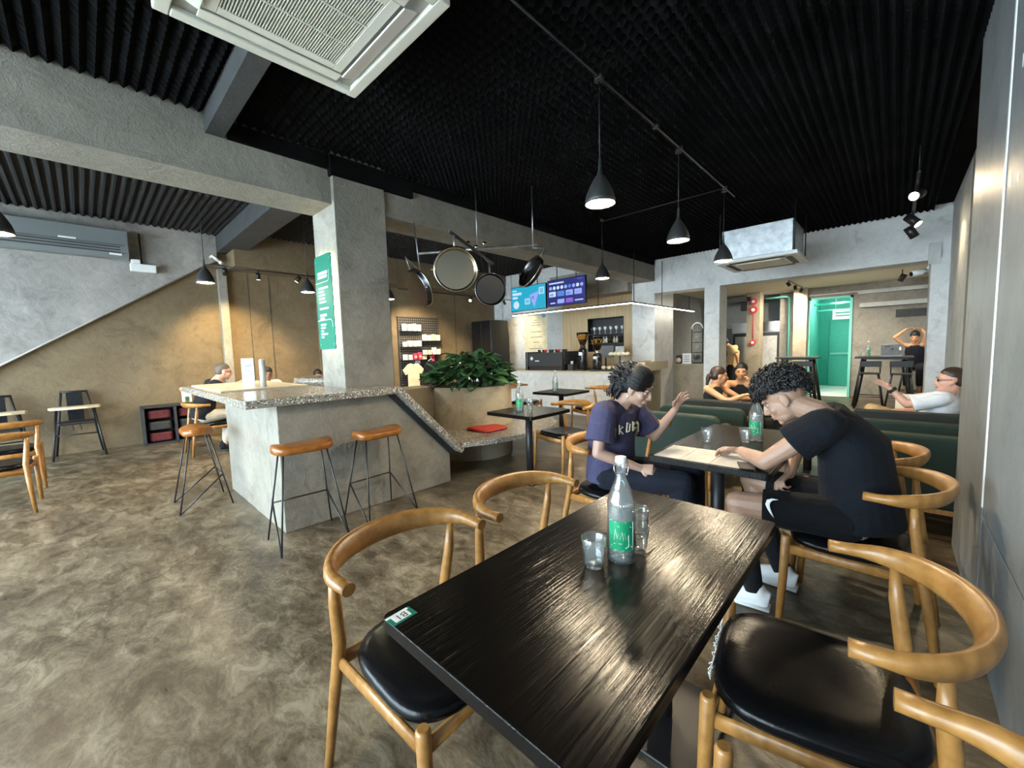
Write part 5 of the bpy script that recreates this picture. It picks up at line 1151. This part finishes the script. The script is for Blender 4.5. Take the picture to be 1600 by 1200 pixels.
# white arched lettering across the shirt front
fn = (Vector((1, -.25, .05))).normalized(); rt = Vector((0, 0, 1)).cross(fn).normalized(); lt_ = thing
glyphs = ([(-1, -1), (-.3, 1), (.3, 1), (1, -1)], [(-1, -1), (-1, 1), (1, -1), (1, 1)], [(-.8, -1), (-.8, 1), (.8, .5), (-.8, 0), (.8, -1)], [(-1, -1), (-.6, 1), (.9, .6), (.5, -.9), (-1, -1)], [(-.8, -1), (-.8, 1), (.7, .6), (-.8, .05), (.8, -.5), (-.8, -1)], [(.2, 1), (.2, .4)], [(-.8, 1), (-.8, -1), (-.7, 0), (.8, 1), (-.5, .1), (.9, -1)], [(-.9, 1), (.9, -1), (0, 0), (.9, 1), (-.9, -1)])
for i, gl in enumerate(glyphs):
    a = (i - 3.5) / 3.5; ang = a * R(62) + R(6); c = Vector((-1.385, 2.452, .872)); pts = []; ups = []
    for gx, gz in gl:
        an = ang + gx * R(5.2); z = gz * .030 - .060 * a * a + .012
        nn = Vector((math.cos(an + R(-16)), math.sin(an + R(-16)) * .8, .12)).normalized()
        pts.append(c + Vector((math.cos(an + R(-16)) * .156, math.sin(an + R(-16)) * .196, z)) - off); ups.append(tuple(nn))
    MB().tube(pts, [(.0045, .006)] * len(pts), 6, up=ups).build('printed_letter', 'cream_tee', T)

# ---- man in black, leaning over the table
J = dict(pelvis=(-.095, 2.55, .565), chest=(-.135, 2.555, .875), neck=(-.275, 2.53, 1.04), sh=((-.225, 2.365, 1.01), (-.225, 2.725, 1.0)), el=((-.462, 2.335, .798), (-.40, 2.84, .80)), wr=((-.612, 2.515, .795), (-.405, 2.66, .665)),
         hip=((-.125, 2.45, .545), (-.125, 2.65, .545)), kn=((-.59, 2.37, .545), (-.62, 2.78, .56)), an=((-.505, 2.36, .10), (-.43, 2.66, .10)), toe=((-1, -.05, 0), (-1, .05, 0)), head=(-.418, 2.518, 1.112), face=(-.80, -.06, -.58), hup=(-.55, 0, .83))
T, hd, off = person('man in a black shirt and shorts bent over the table, curly dark hair', J, 'skin_man', 'tee_black', 'shorts_black', 'white_gloss', .0050, 1.03, False, {0: dict(dir=(-.62, .12, -.05), n=(.1, -.5, -.85), th=1, curl=36, spread=1.8), 1: dict(dir=(-.35, -.55, -.35), n=(.3, -.3, -.8), th=-1, curl=45)}, .50, .76, loose=.024)
mb = MB()
for i in (0, 1):
    a, b = Vector(J['kn'][i]), Vector(J['an'][i]); mb = MB(); mb.tube([lerp(a, b, .48) - off, lerp(a, b, .75) - off, lerp(a, b, 1.02) - off], [.060, .052, .046], 16); mb.build('sock', 'black_cloth', T)
cap_hair(T, hd, off, 'hair_fade', .008, [((-.035, 0, .018), (.068, .072, .062))], low=False, thick=.004)
cm = MB()
for i in range(620):
    th = rnd.uniform(0, 6.283); ph = math.acos(rnd.uniform(-.05 - .62 * max(0, -math.cos(th)), 1)); f, l, u = math.sin(ph) * math.cos(th), math.sin(ph) * math.sin(th), math.cos(ph)
    base = Vector((-.014 + .112 * f, .094 * l, .050 + .100 * u)); nrm = Vector((f, l, u + .15)).normalized(); s1_ = nrm.orthogonal().normalized(); s2_ = nrm.cross(s1_); ph0 = rnd.uniform(0, 6.28); rr = rnd.uniform(.008, .013); ln = rnd.uniform(.018, .036)
    cm.tube([hd.p(*(base + nrm * (ln * t / 7) + (s1_ * math.cos(ph0 + t * 1.25) + s2_ * math.sin(ph0 + t * 1.25)) * rr)) - off for t in range(8)], [.0040, .0050, .0052, .0052, .0050, .0046, .004, .003], 5)
cm.build('hair_curls', 'hair_black', T)
bd = MB(); hd.e(bd, (.038, 0, -.076), (.0505, .0545, .040)); hd.e(bd, (.094, 0, -.053), (.010, .022, .005))
fused(bd, 'beard', 'stubble', T, .006, 3, origin=off)
# hook-shaped white mark on the outer shorts leg
a, b = Vector(J['hip'][0]), Vector(J['kn'][0]); dd = (b - a).normalized(); out = Vector((-.08, -1, .18)); out = (out - dd * out.dot(dd)).normalized(); vv = dd.cross(out)
def onleg(t, ang, r=.1015): return a + dd * t + (out * math.cos(ang) + (Vector((0, 0, 1)) - dd * dd.z).normalized() * math.sin(ang)) * r - off
sw = [(.29, .62, .0012), (.315, .60, .006), (.330, .48, .010), (.334, .30, .0095), (.328, .10, .007), (.318, -.12, .0045), (.306, -.34, .001)]
MB().tube([onleg(t, g) for t, g, w_ in sw], [(w_, .0015) for t, g, w_ in sw], 8, up=[tuple(out * math.cos(g) + Vector((0, 0, 1)) * math.sin(g)) for t, g, w_ in sw]).build('emblem', 'white_paint', T)
MB().ell(Vector((-.262, 2.40, 1.055)) - off, (.012, .004, .008)).build('collar_print', 'cream_tee', T)

# ---- two women on the black sofa
J = dict(pelvis=(-1.66, 5.50, .54), chest=(-1.69, 5.55, .74), neck=(-1.67, 5.58, .885), sh=((-1.66, 5.73, .84), (-1.72, 5.42, .84)), el=((-1.42, 5.75, .70), (-1.47, 5.36, .70)), wr=((-1.22, 5.6, .73), (-1.30, 5.45, .78)), head=(-1.63, 5.585, 1.0), face=(.88, .45, -.08), hip=((-1.62, 5.6, .52), (-1.62, 5.42, .52)), kn=((-1.2, 5.62, .56), (-1.2, 5.42, .56)), an=((-1.12, 5.62, .09), (-1.12, 5.45, .09)), toe=((1, 0, 0), (1, 0, 0)))
T, hd, off = person('woman with a low ponytail and bare shoulders on the black sofa, seen from behind', J, 'skin_tan', 'black_cloth', 'pants_navy', None, .012, .93, True, tank=True, leg=1.9, loose=.0)
cap_hair(T, hd, off, 'hair_brown', .010, [((-.10, 0, .0), (.035, .03, .035)), ((-.135, 0, -.05), (.03, .035, .07)), ((-.14, 0, -.11), (.022, .026, .05))], thick=.008)
J = dict(pelvis=(-1.50, 6.20, .54), chest=(-1.50, 6.16, .76), neck=(-1.50, 6.10, .90), sh=((-1.34, 6.08, .86), (-1.66, 6.08, .86)), el=((-1.20, 5.98, .72), (-1.68, 5.98, .66)), wr=((-1.36, 5.92, .90), (-1.50, 5.85, .66)), head=(-1.49, 6.06, 1.025), face=(.18, -.98, -.05), hip=((-1.42, 6.2, .52), (-1.6, 6.2, .52)), kn=((-1.38, 5.84, .54), (-1.6, 5.84, .54)), an=((-1.38, 5.86, .1), (-1.6, 5.86, .1)), toe=((0, -1, 0), (0, -1, 0)))
T, hd, off = person('woman in a black tank top facing us, leaning on her hand', J, 'skin_tan', 'black_cloth', 'pants_navy', None, .012, .93, True, {0: dict(dir=(-.3, 0, .9), n=(-1, 0, 0), curl=60)}, tank=True, leg=1.9, loose=.0)
cap_hair(T, hd, off, 'hair_black', .010, [((-.09, 0, -.05), (.04, .06, .08))], thick=.008)
sfb = thing('ottoman', 'dark upholstered seat under the woman facing us', 'seat', (-1.5, 6.25, 0)); MB().bb(-.4, .4, -.22, .25, .12, .43).build('cushion', 'sofa_dark', sfb, .03); MB().bb(-.36, .36, -.18, .2, 0, .12).build('plinth', 'black_metal', sfb)
MB().bb(-.4, .4, .25, .36, .12, .70).build('backrest', 'sofa_dark', sfb, .03)

# ---- man in white shirt by the wall, arm stretched out
J = dict(pelvis=(.29, 5.62, .53), chest=(.34, 5.60, .74), neck=(.375, 5.57, .88), sh=((.325, 5.40, .845), (.40, 5.74, .84)), el=((.10, 5.38, .775), (.2, 5.8, .66)), wr=((-.015, 5.40, .915), (0, 5.7, .66)), head=(.385, 5.55, 1.005), face=(-.98, -.1, -.05), hip=((.24, 5.54, .51), (.24, 5.70, .51)), kn=((-.13, 5.46, .68), (-.16, 5.72, .66)), an=((-.12, 5.72, .30), (-.26, 5.70, .10)), toe=((-1, 0, 0), (-1, 0, 0)))
T, hd, off = person('man in a white shirt and glasses by the wall, arm stretched toward the table', J, 'skin_pink', 'white_shirt', 'khaki', None, .010, .95, False, {0: dict(dir=(-.65, -.05, .5), n=(-.3, -.7, -.5), curl=8, spread=2.2)}, .85, 1.9, brow='hair_brown', loose=.02)
cap_hair(T, hd, off, 'hair_brown', .010, thick=.004)
w_ = Vector((-.0, 5.398, .90)) - off; MB().tube([w_ + Vector((.004, 0, -.004)), w_ + Vector((-.016, 0, .018))], [(.037, .037)] * 2, 14).build('watch', 'black_metal', T)
for q in (-1, 1): MB().tube([hd.p(.09, q * .012, .004) - off, hd.p(.088, q * .05, .004) - off, hd.p(.0, q * .082, .004) - off], .0035, 6).build('glasses_arm', 'black_metal', T); MB().ell(hd.p(.092, q * .032, .002) - off, (.004, .022, .016), hd.B).build('lens', 'black_gloss', T)
rs = thing('corner_seat', 'black padded corner seat by the wall under the man in white', 'seat', (.22, 5.86, 0)); MB().bb(-.28, .28, -.16, .25, .12, .43).build('cushion', 'sofa_dark', rs, .03); MB().bb(-.26, .26, -.12, .22, 0, .12).build('plinth', 'black_metal', rs)
fd = thing('folder', 'pale yellow folder leaning beside the man in white', 'folder', (.12, 5.79, .432)); MB().bb(-.10, .10, -.006, .006, 0, .40, mat=Matrix.Rotation(R(-8), 4, 'X')).build('cover', 'cream_paint', fd); MB().bb(.1, .11, -.004, .004, .1, .2).build('tab', 'cream_tee', fd)

# ---- person at the laptop, hands on head
J = dict(pelvis=(.32, 12.52, .83), chest=(.31, 12.46, 1.12), neck=(.30, 12.40, 1.30), sh=((.44, 12.42, 1.27), (.13, 12.42, 1.27)), el=((.46, 12.36, 1.5), (-.02, 12.32, 1.44)), wr=((.40, 12.36, 1.60), (.16, 12.36, 1.61)), head=(.30, 12.33, 1.44), face=(-.1, -.95, -.3), hip=((.41, 12.5, .80), (.23, 12.5, .80)), kn=((.40, 12.16, .74), (.20, 12.16, .74)), an=((.40, 12.25, .3), (.2, 12.25, .3)), toe=((0, -1, 0), (0, -1, 0)))
T, hd, off = person('person in a dark sleeveless top with both hands on their head at the laptop', J, 'skin_tan', 'pants_navy', 'black_cloth', None, .012, .97, True, {0: dict(dir=(-.8, 0, .2), n=(0, -.3, -1), curl=25), 1: dict(dir=(.8, 0, .2), n=(0, -.3, -1), curl=25)}, tank=True, leg=1.8, loose=.004)
cap_hair(T, hd, off, 'hair_black', .012, thick=.012)

# ---- staff member bending by the fridge
J = dict(pelvis=(-3.20, 12.05, .86), chest=(-3.15, 12.0, 1.16), neck=(-3.26, 11.98, 1.34), sh=((-3.16, 11.83, 1.30), (-3.16, 12.17, 1.30)), el=((-3.02, 11.80, 1.08), (-3.3, 12.2, 1.05)), wr=((-3.00, 11.84, .86), (-3.5, 12.1, .95)), head=(-3.37, 11.97, 1.44), face=(-.85, 0, -.5), hip=((-3.2, 11.95, .83), (-3.2, 12.14, .83)), kn=((-3.2, 11.95, .46), (-3.2, 12.14, .46)), an=((-3.18, 11.95, .09), (-3.18, 12.14, .09)), toe=((-1, 0, 0), (-1, 0, 0)))
T, hd, off = person('staff member in a tan shirt stooping in front of the fridge', J, 'skin_tan', 'tan_shirt', 'black_cloth', 'black_cloth', .012, 1, False, None, .7, 1.95, loose=.02)
cap_hair(T, hd, off, 'hair_black', .012, thick=.01)

# ---- guests behind the island
J = dict(pelvis=(-7.5, 1.16, .57), chest=(-7.5, 1.24, .87), neck=(-7.5, 1.37, 1.07), sh=((-7.68, 1.32, 1.03), (-7.32, 1.32, 1.03)), el=((-7.78, 1.58, .86), (-7.22, 1.5, .84)), wr=((-7.62, 1.78, .80), (-7.38, 1.62, 1.02)), head=(-7.5, 1.475, 1.205), face=(.05, .98, -.18), hip=((-7.6, 1.2, .55), (-7.4, 1.2, .55)), kn=((-7.62, 1.52, .57), (-7.4, 1.56, .58)), an=((-7.62, 1.45, .1), (-7.4, 1.4, .1)), toe=((0, 1, 0), (0, 1, 0)))
T, hd, off = person('man in a black polo and beige trousers leaning forward behind the island', J, 'skin_pink', 'black_cloth', 'beige', 'black_cloth', .010, 1, False, {1: dict(dir=(.1, .7, .4), n=(0, .3, -1), curl=50)}, .75, 1.92, brow='hair_grey')
cap_hair(T, hd, off, 'hair_grey', .010, thick=.005)
for q in (-1, 1): MB().tube([hd.p(.09, q * .012, .004) - off, hd.p(.088, q * .05, .004) - off, hd.p(.0, q * .082, .004) - off], .003, 6).build('glasses_arm', 'black_metal', T)
wbn = thing('timber_bench', 'plain timber bench along the warm wall behind the island', 'bench', (-8.55, 2.9, 0)); MB().bb(-.3, .3, -1.0, 1.0, .40, .45).build('seat', 'pale_wood', wbn, .005)
for y in (-.9, .9): MB().bb(-.26, .26, y - .03, y + .03, 0, .40).build('support', 'pale_wood', wbn)
for lb, y, z, sk, hr in (('guest with a ruddy face and dark hair behind the straw tube', 2.24, 1.13, 'skin_dark', 'hair_black'), ('guest showing only dark hair left of the column foot', 3.10, 1.04, 'skin_dark', 'hair_black')):
    dz = z - 1.13
    J = dict(pelvis=(-8.38, y, .56), chest=(-8.3, y, .80 + dz * .6), neck=(-8.18, y, .985 + dz), sh=((-8.22, y + .18, .93 + dz), (-8.22, y - .18, .93 + dz)), el=((-8.05, y + .25, .72), (-8.05, y - .25, .72)), wr=((-7.9, y + .12, .77), (-7.9, y - .12, .77)), head=(-8.1, y, 1.11 + dz), face=(.95, -.2, -.25), hip=((-8.33, y + .1, .54), (-8.33, y - .1, .54)), kn=((-7.95, y + .1, .55), (-7.95, y - .1, .55)), an=((-7.95, y + .1, .1), (-7.95, y - .1, .1)), toe=((1, 0, 0), (1, 0, 0)))
    T, hd, off = person(lb, J, sk, 'white_shirt' if y < 3 else 'black_cloth', 'beige', 'black_cloth', .012, .97, False, None, .7, 1.9)
    cap_hair(T, hd, off, hr, .012, thick=.008)
